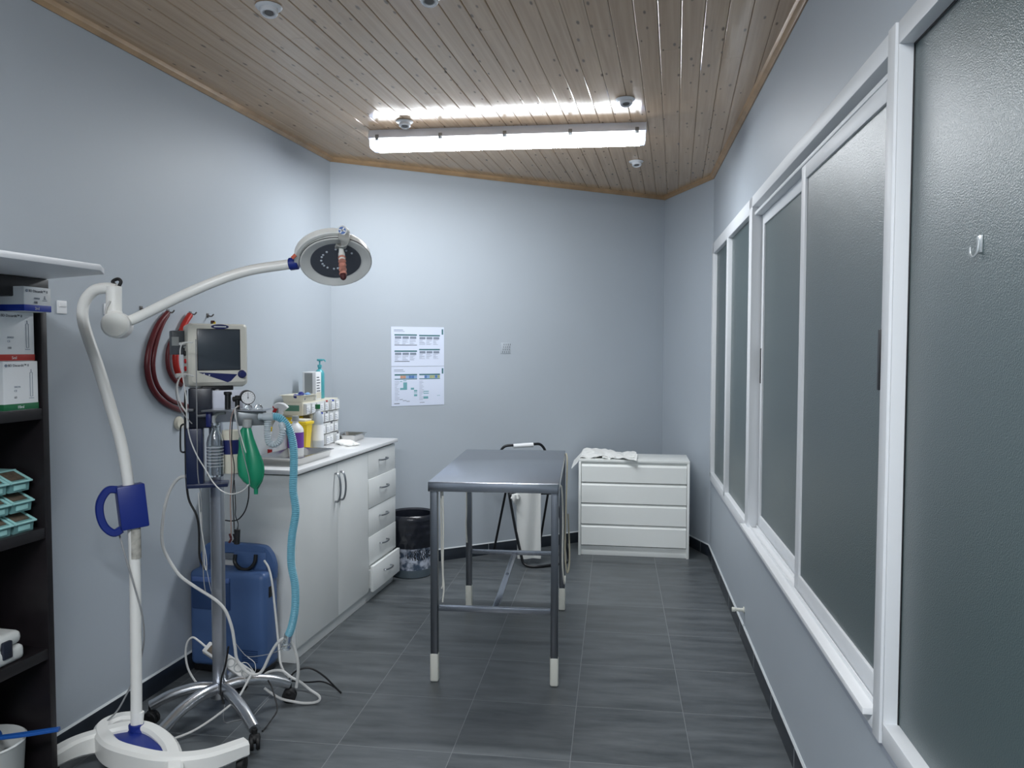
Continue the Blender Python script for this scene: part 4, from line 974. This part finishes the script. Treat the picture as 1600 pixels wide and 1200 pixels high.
# foot joining to trolley
g = G(); g.box(-.06, .06, .02, .11, -.012, .006, bev=.003); g.build('mount_plate', BLACK, mo)

# ------------------------------------------------------------------ oxygen concentrator
oc = thing('oxygen_concentrator', (-1.315, 3.512, 0), -.2096, 'large blue oxygen concentrator on the floor between wall and cabinet', 'oxygen concentrator')
g = G(); g.box(-.185, .200, 0, .135, .030, .478, bev=.028, seg=4); g.build('shell', CONC, oc)
g = G(); g.box(-.17, .185, .012, .125, .005, .035, bev=.004); g.build('base', BLACK, oc)
# raised handle arch at the back
hp_ = [(-.150, .095, .44), (-.158, .095, .50), (-.135, .095, .552), (-.09, .095, .566), (.12, .095, .566), (.165, .095, .550), (.186, .095, .50), (.185, .095, .44)]
g = G(); g.strap(hp_, .05, .028, up=Vector((0, -1, 0))); g.build('carry_handle', CONC, oc)
g = G(); g.box(.0, .17, .075, .118, .45, .56, bev=.01); g.build('flowmeter_housing', CONC, oc)
g = G(); g.tube([(.02, .062, .545), (.022, .055, .51), (.05, .050, .485), (.09, .05, .482), (.12, .055, .51), (.125, .062, .55)], .009, 10); g.build('tube_holder', BLACK, oc)
g = G(); g.box(-.165, .03, -.006, .01, .300, .450, bev=.006, seg=2); g.build('control_door', CONC_D, oc)
g = G(); g.box(-.160, .03, -.010, .0, .428, .452, bev=.005); g.build('door_lip', CONC_L, oc)
g = G()
for k in range(6): g.box(.085, .165, -.002, .002, .07 + k * .010, .075 + k * .010)
g.build('vent_slots', CONC_D, oc)
g = G(); g.box(.198, .2025, .04, .07, .36, .41, bev=.002); g.box(.1995, .203, .045, .065, .37, .375); g.build('side_port', BLACK, oc)

# ------------------------------------------------------------------ power strip and cables
P0, P1 = at(322, 1011, 3.20), at(394, 1060, 3.16); d = (P1 - P0); ps = thing('power_strip', P0, 0, 'white power strip with round sockets slung behind the trolley pole', 'power strip')
zx = d.normalized(); zz_ = Vector((.25, -.75, .6)); zz_ = (zz_ - zx * zz_.dot(zx)).normalized(); yy_ = zz_.cross(zx); PM = Matrix.Translation(P0) @ Matrix((zx, yy_, zz_)).transposed().to_4x4(); Ln = d.length
g = G(); g.box(0, Ln, -.024, .024, -.018, .018, bev=.005, M=PM); g.build('body', CABLE_W, ps, world=True)
for k in range(4):
    x = Ln * (.38 + .165 * k); g = G(); g.lathe([(.0, .0165), (.014, .0165), (.014, .0185), (.019, .0195), (.019, .017), (.0, .0165)], PM @ Matrix.Translation((x, 0, 0)), 20); sk = g.build('socket', GREY_B, ps, world=True)
    g = G(); 
    for sgn in (-1, 1): g.cyl(PM @ Vector((x, sgn * .006, .016)), PM @ Vector((x, sgn * .006, .0178)), .003, 8)
    g.build('socket_holes', BLACK, sk, world=True)
g = G(); g.box(.018, .048, -.014, .014, .015, .022, bev=.002, M=PM); g.build('rocker_switch', BROWN, ps, world=True)
def cpts(lst, Y0, Y1=None): 
    Y1 = Y0 if Y1 is None else Y1; n = len(lst) - 1; return [at(x, y, Y0 + (Y1 - Y0) * i / n) for i, (x, y) in enumerate(lst)]
cord('power_cable', cpts([(322, 1011), (310, 1001), (301, 996), (293, 1003), (290, 1020), (293, 1042), (302, 1060), (311, 1070), (325, 1074)], 3.2, 3.22), .0042, CABLE_W, 'white cable looping from the left end of the power strip', 'cable')
cord('oxygen_tube', cpts([(295, 744), (280, 747), (266, 765), (257, 795), (253, 830), (254, 850), (260, 867), (279, 897), (302, 915), (332, 934), (348, 948), (356, 962), (363, 984), (367, 1010), (371, 1032), (386, 1050), (401, 1054), (411, 1046), (421, 1025), (431, 1008), (440, 999), (447, 998)], 3.02, 3.10), .0062, CABLE_W, 'thick white tube sweeping left from the trolley then down to the floor', 'tube')
cord('oxygen_tube', cpts([(451, 998), (458, 1008), (464, 1026), (466, 1045), (465, 1060), (463, 1074)], 3.12, 3.14), .0062, CABLE_W, 'thick white tube dropping right of the blue hose end piece', 'tube')
cord('concentrator_tube', cpts([(413, 876), (420, 888), (425, 910), (429, 945), (433, 985), (436, 1015), (438, 1035), (444, 1050), (452, 1060)], 3.52, 3.30), .005, CABLE_W, 'pale tube running down the right flank of the concentrator', 'tube')
cord('floor_cable', cpts([(405, 1062), (420, 1050), (440, 1048), (455, 1058), (470, 1066), (485, 1078), (498, 1087), (499, 1094), (490, 1098), (475, 1100), (462, 1097), (440, 1092), (424, 1083), (413, 1075)], 3.25, 3.20), .0055, CABLE_W, 'white cable coiled on the floor at the trolley foot', 'cable')
cord('white_lead', cpts([(392, 1055), (383, 1072), (372, 1090), (352, 1108), (325, 1128), (300, 1143), (275, 1153), (262, 1157)], 3.05, 2.86), .0045, CABLE_W, 'white lead crossing in front of the trolley legs to the lamp base', 'cable')
cord('mains_cable', cpts([(357, 1010), (352, 1040), (346, 1060), (345, 1080), (350, 1100)], 3.04, 3.02), .004, CABLE_K, 'black cable hanging in front of the trolley pole near its hub', 'cable')
cord('mains_cable', cpts([(452, 1082), (450, 1068), (458, 1052), (475, 1044), (490, 1046), (508, 1058), (525, 1075), (533, 1083)], 3.24, 3.28), .004, CABLE_K, 'black cable arching off the right caster onto the floor', 'cable')
cord('mains_cable', cpts([(438, 1063), (455, 1064), (480, 1066), (503, 1065), (520, 1072), (533, 1082)], 3.40, 3.29), .0035, CABLE_K, 'thin black cable lying on the floor right of the trolley', 'cable')
cord('mains_cable', cpts([(419, 1063), (425, 1075), (431, 1095), (433, 1110), (424, 1125), (414, 1142), (410, 1155)], 3.10, 2.98), .003, CABLE_K, 'thin black cable draped over the right front leg', 'cable')
cord('grey_lead', cpts([(351, 1102), (349, 1122), (353, 1138), (364, 1144), (378, 1140), (392, 1122), (405, 1108), (420, 1092)], 3.02, 3.12), .0018, CABLE_G, 'very thin grey lead looping on the floor under the trolley', 'cable')
YC = YA - .11
cord('monitor_lead', cpts([(302, 535), (287, 536), (282, 544), (282, 560), (286, 590), (291, 625), (292, 655), (297, 685), (308, 712), (322, 735), (332, 752), (345, 766), (362, 772), (380, 766), (391, 752), (394, 735), (390, 718), (383, 703), (376, 680), (369, 655), (367, 640), (372, 634)], YC + .02, YC), .0024, CABLE_W, 'long white monitor lead looping across the bracket and green bag', 'cable')
cord('monitor_lead', cpts([(368, 637), (372, 670), (378, 700), (384, 725), (389, 745), (390, 758)], YC, YC - .01), .0016, CABLE_G, 'thin pale lead lying over the green bag', 'cable')
cord('monitor_lead', cpts([(374, 634), (366, 640), (361, 655), (359, 680), (361, 705), (362, 740), (360, 780), (361, 820), (361, 838)], YC, YC + .02), .0022, CABLE_BR, 'tan lead hanging straight down left of the green bag', 'cable')
cord('monitor_lead', cpts([(369, 636), (363, 660), (362, 700), (366, 730), (364, 770), (365, 800), (366, 832)], YC + .01, YC + .03), .0020, CABLE_K, 'dark lead hanging beside the tan one ending in a small clip', 'cable')
cord('monitor_lead', cpts([(306, 530), (307, 600), (308, 680), (309, 740), (314, 775), (316, 820), (318, 900), (322, 930)], YA - .08, YA + .06), .0020, CABLE_G, 'thin grey lead hanging straight down the front of the bracket', 'cable')
cord('probe_cable', cpts([(389, 760), (388, 780), (383, 798), (373, 811), (362, 814), (352, 813)], YC + .02, YC + .08), .0024, CABLE_K, 'black cable making a half loop under the green bag', 'cable')
cord('bracket_cable', cpts([(290, 610), (289, 640), (290, 700), (291, 745), (295, 780), (307, 805), (311, 830), (312, 870), (320, 890)], YA, YA + .04), .0045, CABLE_K, 'thick black cable running down the left side of the bracket', 'cable')
cord('probe_cable', cpts([(282, 590), (276, 600), (275, 615), (280, 635), (289, 650), (300, 662)], YA + .02, YA - .06), .0022, CABLE_G, 'grey lead bulging left of the bracket housing', 'cable')
cord('monitor_lead', cpts([(303, 588), (290, 585), (280, 592), (277, 610), (283, 632), (292, 645)], YC + .02, YC + .04), .003, CABLE_W, 'white probe lead curling out of the lower left monitor port', 'cable')
cord('monitor_lead', cpts([(310, 770), (312, 800), (316, 835), (322, 870), (323, 890), (320, 884), (318, 850), (314, 800)], YA + .0, YA + .05), .0020, CABLE_W, 'doubled white lead hanging left of the aluminium pole', 'cable')
cord('concentrator_lead', cpts([(322, 885), (328, 915), (333, 935), (340, 960)], YA + .06, YA + .16), .0012, CABLE_W, 'hair thin line falling in front of the blue concentrator', 'cable')
cord('thin_lead', cpts([(366, 1002), (378, 1018), (388, 1026), (410, 1024), (430, 1019), (446, 1010)], 3.12, 3.10), .0014, CABLE_G, 'thin translucent line strung between pole and hose end', 'cable')
cord('thin_lead', cpts([(386, 1026), (398, 1036), (398, 1050), (386, 1036), (374, 1038), (380, 1048), (384, 1068)], 3.12, 3.10), .0014, CABLE_W, 'thin white line knotted above the power strip', 'cable')
pq = at(371, 850, YC + .02); g = G(); g.cyl(at(370, 850, YC + .02), at(371, 827, YC + .02), .011, 14); g.tube(cpts([(371, 828), (372, 818), (368, 806), (368, 790), (366, 750)], YC + .02), .0018, 6); solo('finger_probe', g, pq, 'black finger probe dangling below the green bag', 'probe', BLACK, world=True)
for i, x in enumerate((360, 366)):
    g = G(); g.strap(cpts([(x - 1, 834), (x + 1, 842), (x - 2, 848 - i)], YC + .02), .006, .008); solo('lead_clip', g, at(x, 848, YC + .02), ['small dark clip on the end of the tan lead', 'small dark clip on the end of the dark lead'][i], 'clip', MAROON if i == 0 else BLACK, world=True)

# ------------------------------------------------------------------ red hoses on the left wall
LWn = Vector((1, -.2127, 0)).normalized()
def onL(px, py, off=.014):
    d = ray(px, py); p0 = Vector((xl(0), 0, 0)) + LWn * off; o = Vector((0, 0, EYE)); return o + d * ((p0 - o).dot(LWn) / d.dot(LWn))
def lhose(name, lst, r, m, lab, off=.016): cord(name, [onL(x, y, off) for x, y in lst], r, m, lab, 'hose', 'red hoses on the left wall', 12)
lhose('rubber_hose', [(262, 489), (250, 503), (240, 523), (232, 550), (230, 575), (235, 600), (247, 620), (265, 634), (285, 641), (300, 638)], .012, RED_DK, 'outer dark red hose curving on the left wall', .014)
lhose('rubber_hose', [(262, 492), (254, 506), (247, 525), (241, 550), (239, 572), (243, 595), (253, 613), (270, 627), (292, 634)], .010, RED_DK, 'second dark red hose lying just inside the outer one', .018)
lhose('rubber_hose', [(297, 492), (289, 505), (281, 525), (275, 548), (275, 570), (281, 588), (293, 600)], .014, RED_BR, 'bright red hose half hidden behind the monitor', .018)
lhose('rubber_hose', [(282, 516), (268, 532), (262, 552), (263, 575), (271, 592), (283, 602)], .009, RED_DK, 'thin dark red hose looping beside the bright red one', .012)
for x, y, lb in ((262, 487, 'dark wall hook holding the dark red hoses'), (297, 490, 'dark wall hook holding the bright red hose'), (324, 493, 'small brown wall hook above the monitor'), (220, 482, 'small grey wall hook behind the lamp arm')):
    q = onL(x, y, 0); g = G(); g.box(0, .004, -.008, .008, -.010, .010, bev=.001); g.tube([(.003, 0, .0), (.022, 0, -.004), (.034, 0, .006)], .0035, 8); solo('wall_hook', g, q, lb, 'hook', SPOT_D, 'hooks on the left wall', rz=-.2096)
# switches / sockets
q = onL(95.5, 480, 0); s = thing('wall_switch', q, -.2096, 'small white two part switch plate on the left wall by the bookcase', 'switch')
g = G(); g.box(0, .006, -.022, .022, -.024, .024, bev=.002); g.build('plate', CARD_W, s); g = G(); g.box(.005, .010, -.018, .018, .001, .020, bev=.002); g.build('rocker', CARD_W, s)
q = onL(165, 483, 0); g = G(); g.box(0, .006, -.012, .012, -.022, .022, bev=.002); solo('cable_clip_plate', g, q, 'narrow white plate on the left wall behind the lamp elbow', 'plate', CARD_W, rz=-.2096)
q = onL(278, 661, 0); g = G(); g.lathe([(0, 0), (.03, 0), (.032, .006), (.024, .016), (.010, .017), (0, .014)], Matrix.Rotation(PI / 2, 4, 'Y'), 24); solo('wall_outlet', g, q, 'round cream outlet on the left wall beside the trolley bracket', 'outlet', CREAM, rz=-.2096)

# ------------------------------------------------------------------ back wall items
BR = math.atan(.5303); BN = Vector((.5303, -1, 0)).normalized()
def onB(px, py, off=.001):
    d = ray(px, py); p0 = Vector((0, yb(0), 0)) + BN * off; o = Vector((0, 0, EYE)); return o + d * ((p0 - o).dot(BN) / d.dot(BN))
pa, pb = onB(611, 510), onB(693.6, 513); pc = onB(611, 635); SW = (pb - pa).xy.length; SHh = (pa.z - pc.z)
for r in range(2):
    z0 = pc.z + SHh / 2 * (1 - r) + (.0 if r else .001); hh_ = SHh / 2 - .002
    sh = thing('chart_sheet', (pa.x, pa.y, z0), BR, ['upper white chart sheet with green headed tables on the back wall', 'lower white chart sheet with coloured column headings on the back wall'][r], 'paper', 'chart sheets on the back wall')
    g = G(); g.box(0, SW, -.0012, 0, 0, hh_); g.build('sheet', PAPER, sh)
    g = G(TEAL_INK, INK_L, CELL_O, CELL_B, CELL_Y, TEAL_INK2, CELL_L, INK)
    def rect(u0, u1, v0, v1, mi):     # fractions of sheet, v downward
        g.use(mi).box(u0 * SW, u1 * SW, -.0016, -.0011, hh_ * (1 - v1), hh_ * (1 - v0))
    rect(.955, .985, .05, .19, 0)
    rect(.05, .22, .075, .09, 1); rect(.05, .25, .115, .125, 1)
    rn = random.Random(r + 5)
    if r == 0:
        for (u0, u1, v) in ((.06, .48, .19), (.52, .92, .20), (.06, .48, .60), (.52, .92, .56)):
            rect(u0, u1, v, v + .035, 0)
            for q in range(3):
                u = u0 + (u1 - u0) * (q / 3 + .02); rect(u, u + (u1 - u0) * .28, v + .055, v + .115, 1)
            for q in range(6):
                for c in range(3):
                    a = u0 + (u1 - u0) * (c / 3 + .01); rect(a, a + (u1 - u0) * rn.uniform(.12, .28), v + .135 + .022 * q, v + .141 + .022 * q, 1)
        rect(.06, .48, .455, .47, 7); rect(.06, .34, .87, .885, 7)
    else:
        for (u0, u1) in ((.06, .48), (.52, .92)):
            rect(u0, u1, .19, .225, 0); rect(u0, u1, .305, .325, 0)
            cl = [None, None, 2, 2, 6, 3, 3, 6] if u0 < .3 else [None, None, 3, 6, 4, 4, 3, 4]
            for q, c in enumerate(cl):
                if c: rect(u0 + (u1 - u0) * q / 8, u0 + (u1 - u0) * (q + 1) / 8 - .002, .23, .30, c)
            for q in range(14): rect(u0, u0 + rn.uniform(.04, .10), .37 + .037 * q, .377 + .037 * q, 1)
        for a in ((.22, .29, .40, .59), (.16, .22, .54, .59), (.36, .42, .54, .59), (.42, .48, .60, .64), (.42, .48, .665, .68), (.42, .48, .71, .76), (.16, .2, .37, .385), (.22, .28, .35, .365)): rect(*a, 5)
        for a in ((.60, .70, .63, .65), (.60, .70, .68, .70), (.60, .69, .77, .83), (.86, .92, .75, .76)): rect(*a, 5)
        for a in ((.05, .15, .93, .945), (.53, .62, .92, .93), (.15, .21, .83, .84), (.21, .28, .86, .87), (.28, .34, .88, .89)): rect(*a, 7)
    g.build('printed_tables', None, sh)
q = onB(790, 544, 0); v_ = thing('vent_grid', q, BR, 'small grid of dark holes on the back wall right of the charts', 'vent')
g = G(); g.box(-.040, .040, -.003, 0, -.040, .040, bev=.001); g.build('vent_plate', WALL, v_)
g = G()
for i in range(4):
    for k in range(4): g.box(-.028 + .017 * i + (.004 * k), -.024 + .017 * i + (.004 * k), -.0036, -.0028, -.034 + .018 * k, -.022 + .018 * k)
g.build('vent_holes', AMP_D, v_)

# ------------------------------------------------------------------ folding step frame with towel
st_ = thing('folding_frame', at(830, 885, 5.35) * 1, 0, 'black tubular folding frame with a white grip standing behind the table', 'folding frame')
zt = at(818, 693, 5.45).z
fl = [at(783, 706, 5.42), at(787, 730, 5.40), at(796, 775, 5.36), at(806, 830, 5.32), at(814, 866, 5.30), at(818, 880, 5.29), at(828, 889, 5.27), at(842, 890, 5.27), at(862, 886, 5.31), at(880, 882, 5.36), at(888, 875, 5.40), at(886, 855, 5.40), at(880, 830, 5.42), at(868, 775, 5.46), at(858, 730, 5.50), at(853, 707, 5.50)]
for p in fl: p.z = max(p.z, .010)
g = G(); g.tube(fl, .0095, 12, 5); g.build('front_frame', BLACK_M, st_, world=True)
tp = [fl[0], at(784, 702, 5.42), at(790, 697, 5.42), at(802, 695.5, 5.43), at(833, 694, 5.46), at(843, 694, 5.48), at(849, 699, 5.49), fl[-1]]
g = G(); g.tube(tp, .0095, 12, 5); g.build('top_bar', BLACK_M, st_, world=True)
g = G(); g.tube([at(802, 697, 5.43), at(833, 695, 5.46)], .016, 14, 0); g.build('hand_grip', CARD_W, st_, world=True)
for a, b_ in (((796, 740, 5.39), (771, 864, 5.60)), ((861, 742, 5.49), (842, 858, 5.72))):
    A_, B_ = at(*a), at(*b_); B_.z = max(B_.z, .008); g = G(); g.tube([A_, B_], .0085, 12, 0); g.build('rear_leg', BLACK_M, st_, world=True)
g = G(); g.tube([at(796, 772, 5.36), at(866, 771, 5.46)], .008, 10, 0); g.sphere(at(798, 774, 5.35), .016); g.build('seat_rail', BLACK_M, st_, world=True)
# towel over the rail
T0, T1_ = at(806, 768, 5.335), at(845, 768, 5.395)
g = G()
def f(u, v):
    a = T0.lerp(T1_, u); y = -.016 + .010 * math.sin(u * 9 + v * 2)
    z = a.z + .012 - v * .475
    return Vector((a.x + .012 * v * (1 - u) , a.y + y - .012 * v, z))
g.grid(f, 16, 22); g.M = Matrix.Identity(4)
o = solo('hanging_towel', G(), (0, 0, 0), '', 'towel') if 0 else None
bmq = g; lo = f(.5, 1); 
bmq.bm.transform(Matrix.Translation(-Vector((lo.x, lo.y, lo.z)))); o = bmq.build('hanging_towel', CLOTH, solid=.005); o.location = lo; tag(o, 'long white towel hanging from the black folding frame', 'towel')
g = G(); q = at(806, 778, 5.31); g.lathe([(0, -.05), (.016, -.03), (.03, 0), (.022, .025), (0, .03)], n=18, mod=lambda th, z: 1 + .3 * math.sin(4 * th + 50 * z)); solo('cloth_scrap', g, q, 'crumpled white cloth scrap at the top left of the hanging towel', 'cloth', CLOTH)

# ------------------------------------------------------------------ bin
def bagmod(th, z): return 1 + (.016 * math.sin(7 * th + 26 * z) + .010 * math.sin(17 * th - 60 * z) + .006 * math.sin(29 * th + 90 * z)) * max(0, min(1, (.41 - z) * 9))
bn = thing('waste_bin', (-.665, 5.135, 0), 0, 'printed waste bin lined with a black bag beside the cabinet', 'bin')
g = G(); g.lathe([(0, 0), (.128, 0), (.135, .006), (.150, .40), (.144, .40), (.130, .012), (0, .010)], n=40); g.build('body', BINM, bn)
g = G(); prof = [(.130, .30), (.137, .404), (.152, .414), (.160, .406)] + [(.166 - .00004 * q * q + .0012 * math.sin(q * 1.3), .40 - .0105 * q) for q in range(1, 20)] + [(.1495, .200), (.1545, .26)]
g.lathe(prof, n=96, mod=bagmod); g.build('bin_bag', BAGBLK, bn)

# ------------------------------------------------------------------ right wall small things
def onR(px, py, off=0.):
    n_ = Vector((1, -.1445, 0)).normalized(); d = ray(px, py); p0 = Vector((xr(0), 0, 0)) + n_ * off; o = Vector((0, 0, EYE)); return o + d * ((p0 - o).dot(n_) / d.dot(n_))
q = onR(1163, 953); g = G(); g.cyl((0, 0, 0), (-.055, 0, 0), .009, 14); g.cyl((-.045, 0, 0), (-.062, 0, 0), .012, 14); g.cyl((0, 0, 0), (-.006, 0, 0), .016, 14)
solo('door_stop', g, q, 'small white peg sticking out low on the right wall', 'door stop', FOOT, rz=-.1435)
q = onR(1532, 385, .022); hk = thing('adhesive_hook', q, -.1435, 'small clear adhesive hook stuck on the large frosted pane', 'hook')
g = G(); g.box(-.003, 0, -.010, .010, -.012, .020, bev=.001); g.build('hook_pad', mat('hook_silver', (190, 196, 198), .25, metal=.5), hk)
g = G(); g.tube([(-.003, 0, .012), (-.005, 0, -.008), (-.009, .006, -.018), (-.012, .012, -.012), (-.012, .014, .0)], .0022, 8); g.build('hook_prong', MATS['hook_silver'], hk)
for px, py, s in ((1236, 985, .012), (1238, 1008, .018)):
    pass
